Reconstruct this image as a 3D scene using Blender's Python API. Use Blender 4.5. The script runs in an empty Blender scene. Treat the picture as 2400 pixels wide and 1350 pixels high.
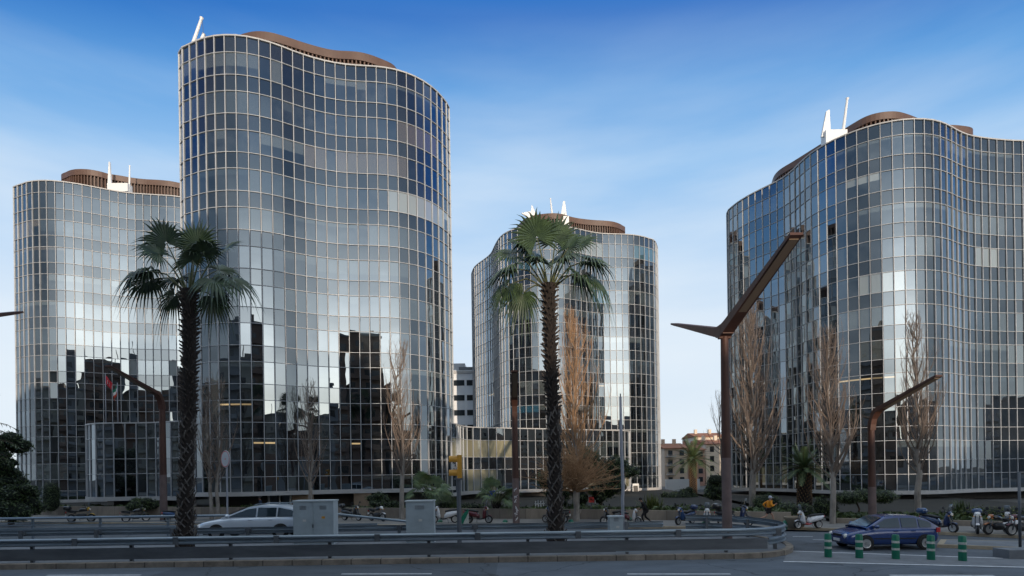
import bpy, bmesh, math, random
import numpy as np
from mathutils import Vector, Matrix
R = math.radians
S = bpy.context.scene
COL = S.collection

# ------------------------------------------------------------------ camera, sky, sun, exposure
EYE, FOC, HOR, ROLL = 3.5, 1350.0, 1108.0, 0.0145      # eye height, focal length in px of a 2400 px frame, horizon row
cam_d = bpy.data.cameras.new('camera'); cam = bpy.data.objects.new('camera', cam_d); COL.objects.link(cam)
cam.location = (0, 0, EYE); cam.rotation_euler = (R(90), 0, 0)
cam.rotation_euler = (Matrix.Rotation(R(90), 3, 'X') @ Matrix.Rotation(-ROLL, 3, 'Z')).to_euler()
cam_d.sensor_width = 36; cam_d.lens = FOC/2400*36; cam_d.shift_y = (HOR-675)/2400
cam_d.clip_start = .1; cam_d.clip_end = 6000
S.camera = cam
SUN_AZ, SUN_EL = 17, 8.0            # degrees to the right of straight behind the camera, and up
sdir = Vector((math.sin(R(SUN_AZ))*math.cos(R(SUN_EL)), -math.cos(R(SUN_AZ))*math.cos(R(SUN_EL)), math.sin(R(SUN_EL))))
W = bpy.data.worlds.new('World'); S.world = W; W.use_nodes = True
wn, wl = W.node_tree.nodes, W.node_tree.links
bg = wn['Background']
sky = wn.new('ShaderNodeTexSky'); sky.sky_type = 'NISHITA'; sky.sun_disc = False
sky.sun_elevation = R(SUN_EL); sky.sun_rotation = math.atan2(sdir.x, sdir.y)
sky.air_density = 1.0; sky.dust_density = .6; sky.ozone_density = 2.2; sky.altitude = 50
hsv = wn.new('ShaderNodeHueSaturation'); hsv.inputs['Saturation'].default_value = .62; hsv.inputs['Value'].default_value = 1.9
wl.new(sky.outputs[0], hsv.inputs['Color'])
tc = wn.new('ShaderNodeTexCoord')
# clear winter air: deep blue high up paling to white at the horizon, strongest away from the sun
xyz = wn.new('ShaderNodeSeparateXYZ'); wl.new(tc.outputs['Generated'], xyz.inputs[0])
def vm(op, a, b=None):
    q = wn.new('ShaderNodeVectorMath'); q.operation = op; wl.new(a, q.inputs[0])
    if b is not None: q.inputs[1].default_value = b
    return q
sc_ = vm('MULTIPLY', tc.outputs['Generated'], (.6, 1, 1)); ln_ = vm('NORMALIZE', sc_.outputs[0])
ex = wn.new('ShaderNodeSeparateXYZ'); wl.new(ln_.outputs[0], ex.inputs[0])
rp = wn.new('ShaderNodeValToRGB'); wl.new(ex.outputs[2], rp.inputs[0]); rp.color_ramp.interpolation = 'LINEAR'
for i, (p, c) in enumerate(((0, (.78,.86,.94)), (.09, (.74,.84,.94)), (.22, (.66,.79,.94)), (.35, (.52,.705,.93)), (.47, (.30,.55,.88)), (.55, (.115,.36,.76)), (.62, (.018,.17,.575)), (.70, (.03,.18,.58)), (.80, (.62,.78,.98)), (1.0, (.88,.98,1.0)))):  # last stops brighten the unseen zenith as added fill light
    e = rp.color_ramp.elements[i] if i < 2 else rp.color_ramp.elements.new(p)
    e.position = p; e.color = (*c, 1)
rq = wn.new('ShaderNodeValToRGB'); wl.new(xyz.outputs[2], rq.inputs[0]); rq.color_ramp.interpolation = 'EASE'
for i, (p, c) in enumerate(((0, (.90,.76,.54)), (.07, (.95,.89,.77)), (.20, (.84,.83,.80)), (.33, (.52,.54,.55)), (.43, (.11,.16,.22)), (.56, (.008,.06,.15)), (.66, (.03,.1,.24)), (.80, (.30,.36,.44)), (1.0, (.38,.42,.48)))):  # bright band added behind the camera for the glass, zenith raised too
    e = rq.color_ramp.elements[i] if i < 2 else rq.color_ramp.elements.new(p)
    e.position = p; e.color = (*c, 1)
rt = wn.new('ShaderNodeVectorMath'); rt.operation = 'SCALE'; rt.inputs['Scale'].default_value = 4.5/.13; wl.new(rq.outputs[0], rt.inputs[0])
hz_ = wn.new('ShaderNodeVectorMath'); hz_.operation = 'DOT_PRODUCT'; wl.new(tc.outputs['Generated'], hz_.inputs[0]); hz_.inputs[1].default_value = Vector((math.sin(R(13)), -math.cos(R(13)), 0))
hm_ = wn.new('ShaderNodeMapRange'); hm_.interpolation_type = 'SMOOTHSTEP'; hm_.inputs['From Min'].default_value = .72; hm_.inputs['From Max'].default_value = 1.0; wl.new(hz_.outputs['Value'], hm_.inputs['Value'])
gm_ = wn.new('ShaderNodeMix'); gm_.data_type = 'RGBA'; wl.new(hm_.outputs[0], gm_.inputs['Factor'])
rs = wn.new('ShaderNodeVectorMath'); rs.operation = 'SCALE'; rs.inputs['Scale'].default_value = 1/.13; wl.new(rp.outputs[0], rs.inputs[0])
dt = wn.new('ShaderNodeVectorMath'); dt.operation = 'DOT_PRODUCT'; wl.new(tc.outputs['Generated'], dt.inputs[0]); dt.inputs[1].default_value = sdir
fr_ = wn.new('ShaderNodeMapRange'); fr_.inputs['From Min'].default_value = .35; fr_.inputs['From Max'].default_value = .98
fr_.inputs['To Min'].default_value = .96; fr_.inputs['To Max'].default_value = .72; wl.new(dt.outputs['Value'], fr_.inputs['Value'])
sm = wn.new('ShaderNodeMix'); sm.data_type = 'RGBA'; wl.new(fr_.outputs[0], sm.inputs['Factor']); wl.new(hsv.outputs[0], sm.inputs['A']); bk_ = wn.new('ShaderNodeMapRange'); bk_.inputs['From Min'].default_value = -.5; bk_.inputs['From Max'].default_value = .05; bk_.inputs['To Min'].default_value = .28; wl.new(xyz.outputs[1], bk_.inputs['Value'])  # sky behind the camera is dimmed to darken the glass reflections
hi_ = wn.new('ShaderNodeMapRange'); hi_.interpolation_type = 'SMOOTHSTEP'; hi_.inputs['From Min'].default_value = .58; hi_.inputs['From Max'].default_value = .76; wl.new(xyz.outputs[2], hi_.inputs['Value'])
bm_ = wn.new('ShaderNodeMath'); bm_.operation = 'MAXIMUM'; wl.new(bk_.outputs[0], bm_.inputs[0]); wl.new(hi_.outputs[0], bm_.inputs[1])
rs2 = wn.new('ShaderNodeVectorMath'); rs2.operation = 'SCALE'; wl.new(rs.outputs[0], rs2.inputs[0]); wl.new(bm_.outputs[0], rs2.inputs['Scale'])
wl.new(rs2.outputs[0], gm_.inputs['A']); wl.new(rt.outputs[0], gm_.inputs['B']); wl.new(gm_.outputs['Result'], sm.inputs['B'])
# thin streaks of high cloud
mp = wn.new('ShaderNodeMapping')
mp.inputs['Location'].default_value = (3.1, .4, 1.7); mp.inputs['Rotation'].default_value = (0, R(-18), 0); mp.inputs['Scale'].default_value = (1.0, 1.0, 5.0)
wl.new(tc.outputs['Generated'], mp.inputs['Vector'])
nz = wn.new('ShaderNodeTexNoise'); nz.inputs['Scale'].default_value = 1.6; nz.inputs['Detail'].default_value = 6; nz.inputs['Roughness'].default_value = .5
wl.new(mp.outputs[0], nz.inputs['Vector'])
cr = wn.new('ShaderNodeMapRange'); cr.inputs['From Min'].default_value = .40; cr.inputs['From Max'].default_value = .8
cr.inputs['To Max'].default_value = .75
wl.new(nz.outputs['Fac'], cr.inputs['Value'])
cm = wn.new('ShaderNodeMix'); cm.data_type = 'RGBA'
cz = wn.new('ShaderNodeMapRange'); cz.inputs['From Min'].default_value = .64; cz.inputs['From Max'].default_value = .44; wl.new(ex.outputs[2], cz.inputs['Value'])
cz2 = wn.new('ShaderNodeMath'); cz2.operation = 'MULTIPLY'; wl.new(cr.outputs[0], cz2.inputs[0]); wl.new(cz.outputs[0], cz2.inputs[1]); wl.new(cz2.outputs[0], cm.inputs['Factor']); wl.new(sm.outputs['Result'], cm.inputs['A'])
cm.inputs['B'].default_value = (6.4, 7.0, 7.5, 1)
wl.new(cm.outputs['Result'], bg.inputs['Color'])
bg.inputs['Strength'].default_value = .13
ld = bpy.data.lights.new('sun', 'SUN'); ld.energy = 3.1; ld.angle = R(.5); ld.color = (1, .83, .65)
lo = bpy.data.objects.new('sun', ld); COL.objects.link(lo)
lo.rotation_euler = (-sdir).to_track_quat('-Z', 'Y').to_euler()
S.view_settings.view_transform = 'Standard'; S.view_settings.look = 'None'
S.view_settings.exposure = 0.0; S.view_settings.gamma = 1
S.render.engine = 'CYCLES'
S.cycles.max_bounces = 6; S.cycles.diffuse_bounces = 2; S.cycles.glossy_bounces = 4; S.cycles.transparent_max_bounces = 8
S.cycles.sample_clamp_indirect = 4.0

# ------------------------------------------------------------------ placing: a photo pixel at a known distance or height
def ray(px, py):
    x, y = px-1200, py-HOR
    c, s = math.cos(ROLL), math.sin(ROLL)
    return (c*x - s*y)/FOC, (s*x + c*y)/FOC          # right per metre of depth, down per metre of depth
def at(px, py, d):
    u, v = ray(px, py); return Vector((u*d, d, EYE - v*d))
def on(px, py, z=0.0):
    u, v = ray(px, py); d = (EYE-z)/v; return Vector((u*d, d, z))

# ------------------------------------------------------------------ mesh builder
class MB:
    def __init__(s): s.v, s.f, s.m = [], [], []
    def add(s, vs, fs, m=0):
        b = len(s.v); s.v += [tuple(p) for p in vs]; s.f += [tuple(b+i for i in q) for q in fs]; s.m += [m]*len(fs); return s
    def box(s, c, d, rz=0.0, m=0, taper=1.0):
        hx, hy, hz = d[0]/2, d[1]/2, d[2]/2; cs, sn = math.cos(rz), math.sin(rz); vs = []
        for z, k in ((-hz, 1), (hz, taper)):
            for x, y in ((-hx, -hy), (hx, -hy), (hx, hy), (-hx, hy)):
                x, y = x*k, y*k; vs.append((c[0]+cs*x-sn*y, c[1]+sn*x+cs*y, c[2]+z))
        return s.add(vs, [(3,2,1,0),(4,5,6,7),(0,1,5,4),(1,2,6,5),(2,3,7,6),(3,0,4,7)], m)
    def bar(s, p, q, w, h, m=0, up=(0,0,1), w2=None, h2=None):
        p, q = Vector(p), Vector(q); d = (q-p).normalized(); u = Vector(up)
        x = d.cross(u)
        if x.length < 1e-4: x = d.cross(Vector((0,1,0)))
        x.normalize(); y = x.cross(d); vs = []
        for c, a, b in ((p, w, h), (q, w2 or w, h2 or h)):
            for i, j in ((-1,-1),(1,-1),(1,1),(-1,1)): vs.append(c + x*(i*a/2) + y*(j*b/2))
        return s.add(vs, [(0,1,2,3),(7,6,5,4),(0,4,5,1),(1,5,6,2),(2,6,7,3),(3,7,4,0)], m)
    def tube(s, pts, r, n=8, m=0, cap=True):
        pts = [Vector(p) for p in pts]; k = len(pts)
        if not hasattr(r, '__len__'): r = [r]*k
        vs, fs = [], []; ref = None
        for i, p in enumerate(pts):
            d = (pts[min(i+1,k-1)] - pts[max(i-1,0)])
            if d.length < 1e-9: d = Vector((0,0,1))
            d.normalize()
            if ref is None: ref = Vector((1,0,0)) if abs(d.x) < .8 else Vector((0,1,0))
            a = (ref - d*ref.dot(d)).normalized(); b = d.cross(a); ref = a
            for j in range(n):
                t = 2*math.pi*j/n; vs.append(p + (a*math.cos(t) + b*math.sin(t))*r[i])
        for i in range(k-1):
            for j in range(n):
                fs.append((i*n+j, i*n+(j+1)%n, (i+1)*n+(j+1)%n, (i+1)*n+j))
        if cap: fs.append(tuple(range(n-1,-1,-1))); fs.append(tuple(range((k-1)*n, k*n)))
        return s.add(vs, fs, m)
    def lathe(s, prof, c=(0,0,0), n=16, m=0, axis='Z'):
        vs, fs = [], []; k = len(prof)
        for r, z in prof:
            for j in range(n):
                t = 2*math.pi*j/n; a, b = r*math.cos(t), r*math.sin(t)
                p = (a, b, z) if axis == 'Z' else ((a, z, b) if axis == 'Y' else (z, a, b))
                vs.append((c[0]+p[0], c[1]+p[1], c[2]+p[2]))
        for i in range(k-1):
            for j in range(n):
                q = (i*n+j, i*n+(j+1)%n, (i+1)*n+(j+1)%n, (i+1)*n+j)
                fs.append(q if axis != 'Y' else q[::-1])
        fs.append(tuple(range(n-1,-1,-1))); fs.append(tuple(range((k-1)*n, k*n)))
        return s.add(vs, fs, m)
    def prism(s, poly, z0, z1, m=0):
        n = len(poly); vs = [(p[0],p[1],z0) for p in poly] + [(p[0],p[1],z1) for p in poly]
        return s.add(vs, [tuple(range(n-1,-1,-1)), tuple(range(n,2*n))] + [(i,(i+1)%n,n+(i+1)%n,n+i) for i in range(n)], m)
    def plate(s, prof, y0, y1, m=0):      # a polygon in x,z given thickness along y
        n = len(prof); vs = [(p[0],y0,p[1]) for p in prof] + [(p[0],y1,p[1]) for p in prof]
        return s.add(vs, [tuple(range(n)), tuple(range(2*n-1,n-1,-1))] + [(i,n+i,n+(i+1)%n,(i+1)%n) for i in range(n)], m)
    def xf(s, M):
        s.v = [tuple(M @ Vector(p)) for p in s.v]; return s
    def build(s, name, mats, parent=None, smooth=False, sub=0):
        me = bpy.data.meshes.new(name); me.from_pydata(s.v, [], s.f)
        if not isinstance(mats, (list, tuple)): mats = [mats]
        for x in mats: me.materials.append(x)
        if len(mats) > 1: me.polygons.foreach_set('material_index', s.m)
        if smooth: me.polygons.foreach_set('use_smooth', [True]*len(s.f))
        me.update()
        o = bpy.data.objects.new(name, me); COL.objects.link(o)
        if parent is not None: o.parent = parent
        if smooth == 'angle':
            me.polygons.foreach_set('use_smooth', [True]*len(s.f))
            bm = bmesh.new(); bm.from_mesh(me)
            for e in bm.edges: e.smooth = e.is_manifold and e.calc_face_angle(9) < R(38)
            bm.to_mesh(me); bm.free()
        if sub:
            md = o.modifiers.new('subd', 'SUBSURF'); md.levels = sub; md.render_levels = sub
        return o
def tag(o, label=None, cat=None, group=None, kind=None):
    if label: o['label'] = label
    if cat: o['category'] = cat
    if group: o['group'] = group
    if kind: o['kind'] = kind
    return o
def thing(name, label, cat, loc=(0,0,0), rz=0.0, group=None, scale=1.0):
    o = bpy.data.objects.new(name, None); COL.objects.link(o); o.empty_display_size = .3
    o.location = loc; o.rotation_euler = (0, 0, rz); o.scale = (scale,)*3
    return tag(o, label, cat, group)

# ------------------------------------------------------------------ materials
def mat(name, col, rough=.6, metal=0.0, var=.0, vscale=3.0, var2=None, bump=0.0, bscale=20.0, spec=.5, coat=0.0, stretch=None, detail=5):
    m = bpy.data.materials.new(name); m.use_nodes = True
    n, l = m.node_tree.nodes, m.node_tree.links; b = n['Principled BSDF']
    b.inputs['Base Color'].default_value = (*col, 1); b.inputs['Roughness'].default_value = rough
    b.inputs['Metallic'].default_value = metal; b.inputs['Specular IOR Level'].default_value = spec
    b.inputs['Coat Weight'].default_value = coat
    if var or bump:
        t = n.new('ShaderNodeTexCoord'); mp = n.new('ShaderNodeMapping'); l.new(t.outputs['Object'], mp.inputs['Vector'])
        if stretch: mp.inputs['Scale'].default_value = stretch
    if var:
        x = n.new('ShaderNodeTexNoise'); x.inputs['Scale'].default_value = vscale; x.inputs['Detail'].default_value = detail
        x.inputs['Roughness'].default_value = .65
        l.new(mp.outputs[0], x.inputs['Vector'])
        r = n.new('ShaderNodeMapRange'); r.inputs['From Min'].default_value = .3; r.inputs['From Max'].default_value = .7
        l.new(x.outputs['Fac'], r.inputs['Value'])
        mx = n.new('ShaderNodeMix'); mx.data_type = 'RGBA'; l.new(r.outputs[0], mx.inputs['Factor'])
        lo_ = tuple(c*(1-var) for c in col); hi = var2 or tuple(min(1, c*(1+var)) for c in col)
        mx.inputs['A'].default_value = (*lo_, 1); mx.inputs['B'].default_value = (*hi, 1)
        l.new(mx.outputs['Result'], b.inputs['Base Color'])
    if bump:
        y = n.new('ShaderNodeTexNoise'); y.inputs['Scale'].default_value = bscale; y.inputs['Detail'].default_value = 4
        l.new(mp.outputs[0], y.inputs['Vector'])
        bu = n.new('ShaderNodeBump'); bu.inputs['Strength'].default_value = bump; bu.inputs['Distance'].default_value = .02
        l.new(y.outputs['Fac'], bu.inputs['Height']); l.new(bu.outputs[0], b.inputs['Normal'])
    return m
M = {}
M['mullion'] = mat('white_aluminium', (.47,.48,.495), .42, .0, .16, .35)
M['trim'] = mat('pale_metal_trim', (.45,.445,.44), .45, 0, .12, .6)
M['bronze'] = mat('brown_metal_cladding', (.115,.066,.047), .5, .0, .2, .5)
M['bronze_dark'] = mat('dark_brown_metal', (.045,.026,.02), .6)
M['roof'] = mat('roof_felt', (.18,.18,.18), .9, 0, .2, .4)
M['undercroft'] = mat('shade_dark_cladding', (.035,.032,.03), .5, 0, .3, .5)  # shade of the recess under the towers put into this dark tone
M['tan_stone'] = mat('tan_stone_cladding', (.30,.22,.15), .7, 0, .2, .6)
M['white'] = mat('white_paint', (.80,.80,.79), .45)
M['asphalt'] = mat('asphalt', (.09,.107,.128), .75, 0, .25, 1.3, bump=.5, bscale=60, stretch=(.35,1,1))
M['asphalt_far'] = mat('far_asphalt', (.086,.101,.12), .75, 0, .25, .9, bump=.4, bscale=60)
M['ground'] = mat('earth_and_paving', (.09,.085,.078), .9, 0, .25, .4)
M['pavement'] = mat('pavement_slabs', (.20,.19,.18), .85, 0, .18, .8)
M['paint'] = mat('road_paint', (.62,.63,.65), .7, 0, .25, 4)
M['black'] = mat('black_rubber', (.012,.012,.013), .75)
M['steel'] = mat('galvanised_steel', (.25,.30,.345), .42, .45, .22, 2.0, stretch=(.3,1,3))
M['steel_dark'] = mat('weathered_steel', (.11,.12,.132), .55, .2, .3, 1.6, stretch=(.35,1,2))

def glass_material(name, refl=.34, bump=.004):
    m = bpy.data.materials.new(name); m.use_nodes = True
    n, l = m.node_tree.nodes, m.node_tree.links; n.clear()
    out = n.new('ShaderNodeOutputMaterial')
    a = n.new('ShaderNodeAttribute'); a.attribute_name = 'blind'          # rgb of the blind, alpha = how far it is let down
    b = n.new('ShaderNodeAttribute'); b.attribute_name = 'pane'           # u, v in the pane, room tone, ceiling lamps on
    sp = n.new('ShaderNodeSeparateColor'); l.new(b.outputs['Color'], sp.inputs[0])
    inv = n.new('ShaderNodeMath'); inv.operation = 'SUBTRACT'; inv.inputs[0].default_value = 1; l.new(a.outputs['Alpha'], inv.inputs[1])
    gt = n.new('ShaderNodeMath'); gt.operation = 'GREATER_THAN'; l.new(sp.outputs[1], gt.inputs[0]); l.new(inv.outputs[0], gt.inputs[1])
    # folds of the curtain
    wv = n.new('ShaderNodeMath'); wv.operation = 'MULTIPLY'; wv.inputs[1].default_value = 60; l.new(sp.outputs[0], wv.inputs[0])
    sn = n.new('ShaderNodeMath'); sn.operation = 'SINE'; l.new(wv.outputs[0], sn.inputs[0])
    fm = n.new('ShaderNodeMapRange'); fm.inputs['From Min'].default_value = -1; fm.inputs['To Min'].default_value = .82; fm.inputs['To Max'].default_value = 1.0
    l.new(sn.outputs[0], fm.inputs['Value'])
    bc = n.new('ShaderNodeVectorMath'); bc.operation = 'SCALE'; l.new(a.outputs['Color'], bc.inputs[0]); l.new(fm.outputs[0], bc.inputs['Scale'])
    # what is in the room behind: blurry dark shapes
    g = n.new('ShaderNodeNewGeometry'); nz = n.new('ShaderNodeTexNoise'); nz.inputs['Scale'].default_value = 1.3; nz.inputs['Detail'].default_value = 3
    l.new(g.outputs['Position'], nz.inputs['Vector'])
    rr = n.new('ShaderNodeMapRange'); rr.inputs['From Min'].default_value = .35; rr.inputs['From Max'].default_value = .75
    rr.inputs['To Min'].default_value = .25; rr.inputs['To Max'].default_value = 1.6; l.new(nz.outputs['Fac'], rr.inputs['Value'])
    rm = n.new('ShaderNodeMath'); rm.operation = 'MULTIPLY'; l.new(rr.outputs[0], rm.inputs[0]); l.new(sp.outputs[2], rm.inputs[1])
    rc = n.new('ShaderNodeVectorMath'); rc.operation = 'SCALE'; rc.inputs[0].default_value = (.85, .95, 1.0); l.new(rm.outputs[0], rc.inputs['Scale'])
    mx = n.new('ShaderNodeMix'); mx.data_type = 'RGBA'; l.new(gt.outputs[0], mx.inputs['Factor']); l.new(rc.outputs[0], mx.inputs['A']); l.new(bc.outputs[0], mx.inputs['B'])
    df = n.new('ShaderNodeBsdfDiffuse'); l.new(mx.outputs['Result'], df.inputs['Color'])
    # ceiling lamps that are on
    lm = n.new('ShaderNodeMapRange'); lm.interpolation_type = 'SMOOTHSTEP'; lm.inputs['From Min'].default_value = .05; lm.inputs['From Max'].default_value = .02
    sb = n.new('ShaderNodeMath'); sb.operation = 'SUBTRACT'; sb.inputs[1].default_value = .8; l.new(sp.outputs[1], sb.inputs[0])
    ab = n.new('ShaderNodeMath'); ab.operation = 'ABSOLUTE'; l.new(sb.outputs[0], ab.inputs[0]); l.new(ab.outputs[0], lm.inputs['Value'])
    le = n.new('ShaderNodeMath'); le.operation = 'MULTIPLY'; l.new(lm.outputs[0], le.inputs[0]); l.new(b.outputs['Alpha'], le.inputs[1])
    em = n.new('ShaderNodeEmission'); em.inputs['Color'].default_value = (1, .72, .36, 1); l.new(le.outputs[0], em.inputs['Strength'])
    ad = n.new('ShaderNodeAddShader'); l.new(df.outputs[0], ad.inputs[0]); l.new(em.outputs[0], ad.inputs[1])
    gl = n.new('ShaderNodeBsdfGlossy'); gl.inputs['Color'].default_value = (.80, .91, 1.0, 1); gl.inputs['Roughness'].default_value = .0
    bn = n.new('ShaderNodeTexNoise'); bn.inputs['Scale'].default_value = .6; bn.inputs['Detail'].default_value = 1; l.new(g.outputs['Position'], bn.inputs['Vector'])
    bu = n.new('ShaderNodeBump'); bu.inputs['Strength'].default_value = 1; bu.inputs['Distance'].default_value = bump; l.new(bn.outputs['Fac'], bu.inputs['Height'])
    l.new(bu.outputs[0], gl.inputs['Normal'])
    fr = n.new('ShaderNodeFresnel'); fr.inputs['IOR'].default_value = 1.6
    fp = n.new('ShaderNodeMapRange'); fp.inputs['To Min'].default_value = refl-.05; fp.inputs['To Max'].default_value = 1; l.new(fr.outputs[0], fp.inputs['Value'])
    ms = n.new('ShaderNodeMixShader'); l.new(fp.outputs[0], ms.inputs[0]); l.new(ad.outputs[0], ms.inputs[1]); l.new(gl.outputs[0], ms.inputs[2])
    u0 = n.new('ShaderNodeMath'); u0.operation = 'SUBTRACT'; u0.inputs[1].default_value = .5; l.new(sp.outputs[0], u0.inputs[0])
    u1 = n.new('ShaderNodeMath'); u1.operation = 'ABSOLUTE'; l.new(u0.outputs[0], u1.inputs[0])
    u2 = n.new('ShaderNodeMath'); u2.operation = 'GREATER_THAN'; u2.inputs[1].default_value = .435; l.new(u1.outputs[0], u2.inputs[0])
    gk = n.new('ShaderNodeBsdfDiffuse'); gk.inputs['Color'].default_value = (.014,.016,.018,1)          # the dark rubber gasket round the pane
    mg = n.new('ShaderNodeMixShader'); l.new(u2.outputs[0], mg.inputs[0]); l.new(ms.outputs[0], mg.inputs[1]); l.new(gk.outputs[0], mg.inputs[2])
    l.new(mg.outputs[0], out.inputs['Surface'])
    return m
M['glass'] = glass_material('reflective_window_glass', .28)
M['glass_sp'] = glass_material('reflective_spandrel_glass', .225)

def wear(m, tone=.55):          # tar seams, patches and oil stains
    n, l = m.node_tree.nodes, m.node_tree.links; b = n['Principled BSDF']; src = b.inputs['Base Color'].links[0].from_socket
    t = n.new('ShaderNodeTexCoord'); w = n.new('ShaderNodeTexNoise'); w.inputs['Scale'].default_value = .5; w.inputs['Detail'].default_value = 3
    l.new(t.outputs['Object'], w.inputs['Vector'])
    ad = n.new('ShaderNodeMix'); ad.data_type = 'RGBA'; ad.blend_type = 'LINEAR_LIGHT'; ad.inputs['Factor'].default_value = 1.0; l.new(t.outputs['Object'], ad.inputs['A']); l.new(w.outputs['Color'], ad.inputs['B'])
    v = n.new('ShaderNodeTexVoronoi'); v.feature = 'DISTANCE_TO_EDGE'; v.inputs['Scale'].default_value = .16; l.new(ad.outputs['Result'], v.inputs['Vector'])
    r = n.new('ShaderNodeMapRange'); r.inputs['From Min'].default_value = .002; r.inputs['From Max'].default_value = .006; r.inputs['To Min'].default_value = .45; l.new(v.outputs['Distance'], r.inputs['Value'])
    v2 = n.new('ShaderNodeTexVoronoi'); v2.inputs['Scale'].default_value = .11; v2.distance = 'CHEBYCHEV'; l.new(t.outputs['Object'], v2.inputs['Vector'])
    sp = n.new('ShaderNodeSeparateColor'); l.new(v2.outputs['Color'], sp.inputs[0])
    r2 = n.new('ShaderNodeMapRange'); r2.inputs['From Min'].default_value = .55; r2.inputs['From Max'].default_value = .9; r2.inputs['To Min'].default_value = 1.0; r2.inputs['To Max'].default_value = tone; l.new(sp.outputs[0], r2.inputs['Value'])
    mu = n.new('ShaderNodeMath'); mu.operation = 'MULTIPLY'; l.new(r.outputs[0], mu.inputs[0]); l.new(r2.outputs[0], mu.inputs[1])
    mx = n.new('ShaderNodeVectorMath'); mx.operation = 'SCALE'; l.new(src, mx.inputs[0]); l.new(mu.outputs[0], mx.inputs['Scale']); l.new(mx.outputs[0], b.inputs['Base Color'])
wear(M['asphalt'], .72); wear(M['asphalt_far'], .75)
# ------------------------------------------------------------------ the glass towers
def smooth_open(g, k=2):
    g = np.array(g, float)
    for _ in range(k): g[1:-1] = .25*g[:-2] + .5*g[1:-1] + .25*g[2:]
    return g
def closed_curve(ctrl, step):
    P = np.array(ctrl, float); n = len(P); out = []
    for i in range(n):
        p0, p1, p2, p3 = P[i-1], P[i], P[(i+1)%n], P[(i+2)%n]
        for t in np.linspace(0, 1, 12, endpoint=False):
            out.append(.5*((2*p1)+(-p0+p2)*t+(2*p0-5*p1+4*p2-p3)*t*t+(-p0+3*p1-3*p2+p3)*t**3))
    Q = np.array(out)
    for _ in range(6): Q = .25*np.roll(Q,1,0)+.5*Q+.25*np.roll(Q,-1,0)
    d = np.linalg.norm(np.roll(Q,-1,0)-Q, axis=1); s = np.concatenate([[0], np.cumsum(d)]); L = s[-1]
    N = int(round(L/step)); t = np.arange(N)*L/N; QQ = np.vstack([Q, Q[:1]])
    out = np.stack([np.interp(t, s, QQ[:,0]), np.interp(t, s, QQ[:,1])], 1)
    a = np.sum(out[:,0]*np.roll(out[:,1],-1) - out[:,1]*np.roll(out[:,0],-1))
    return out if a > 0 else out[::-1]            # anticlockwise from above
def offset(P, d):                                   # outward for positive d
    t = np.roll(P,-1,0)-np.roll(P,1,0); t /= np.linalg.norm(t,axis=1)[:,None]
    return P + np.stack([t[:,1], -t[:,0]],1)*d
def roofline(pts, above):                           # visible roof edge, pixels -> plan, for an edge 'above' metres over the eye
    out = []
    for x, y in pts:
        u, v = ray(x, y); d = above/(-v); out.append((u*d, d))
    return out
def zoomed(pts, x0, y0, s): return [(x0+a/s, y0+b/s) for a, b in pts]

BLINDS = [(.05,.06,.06), (.09,.105,.105), (.032,.042,.048), (.025,.085,.13), (.30,.33,.32), (.065,.14,.18), (.03,.034,.036), (.10,.085,.065)]
def pane_attrs(o, blind, pane):
    me = o.data
    for nm, dat in (('blind', blind), ('pane', pane)):
        at_ = me.attributes.new(nm, 'FLOAT_COLOR', 'CORNER'); at_.data.foreach_set('color', np.array(dat, 'f').ravel())
def pane_mesh(name, quads, blinds, rooms, lits, material, parent):
    v, f, bl, pn = [], [], [], []
    for q, b, r, lt in zip(quads, blinds, rooms, lits):
        k = len(v); v += q; f.append((k,k+1,k+2,k+3)); bl += [b]*4
        pn += [(0,0,r,lt),(1,0,r,lt),(1,1,r,lt),(0,1,r,lt)]
    me = bpy.data.meshes.new(name); me.from_pydata(v, [], f); me.materials.append(material)
    o = bpy.data.objects.new(name, me); COL.objects.link(o); o.parent = parent
    pane_attrs(o, bl, pn); return o
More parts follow.
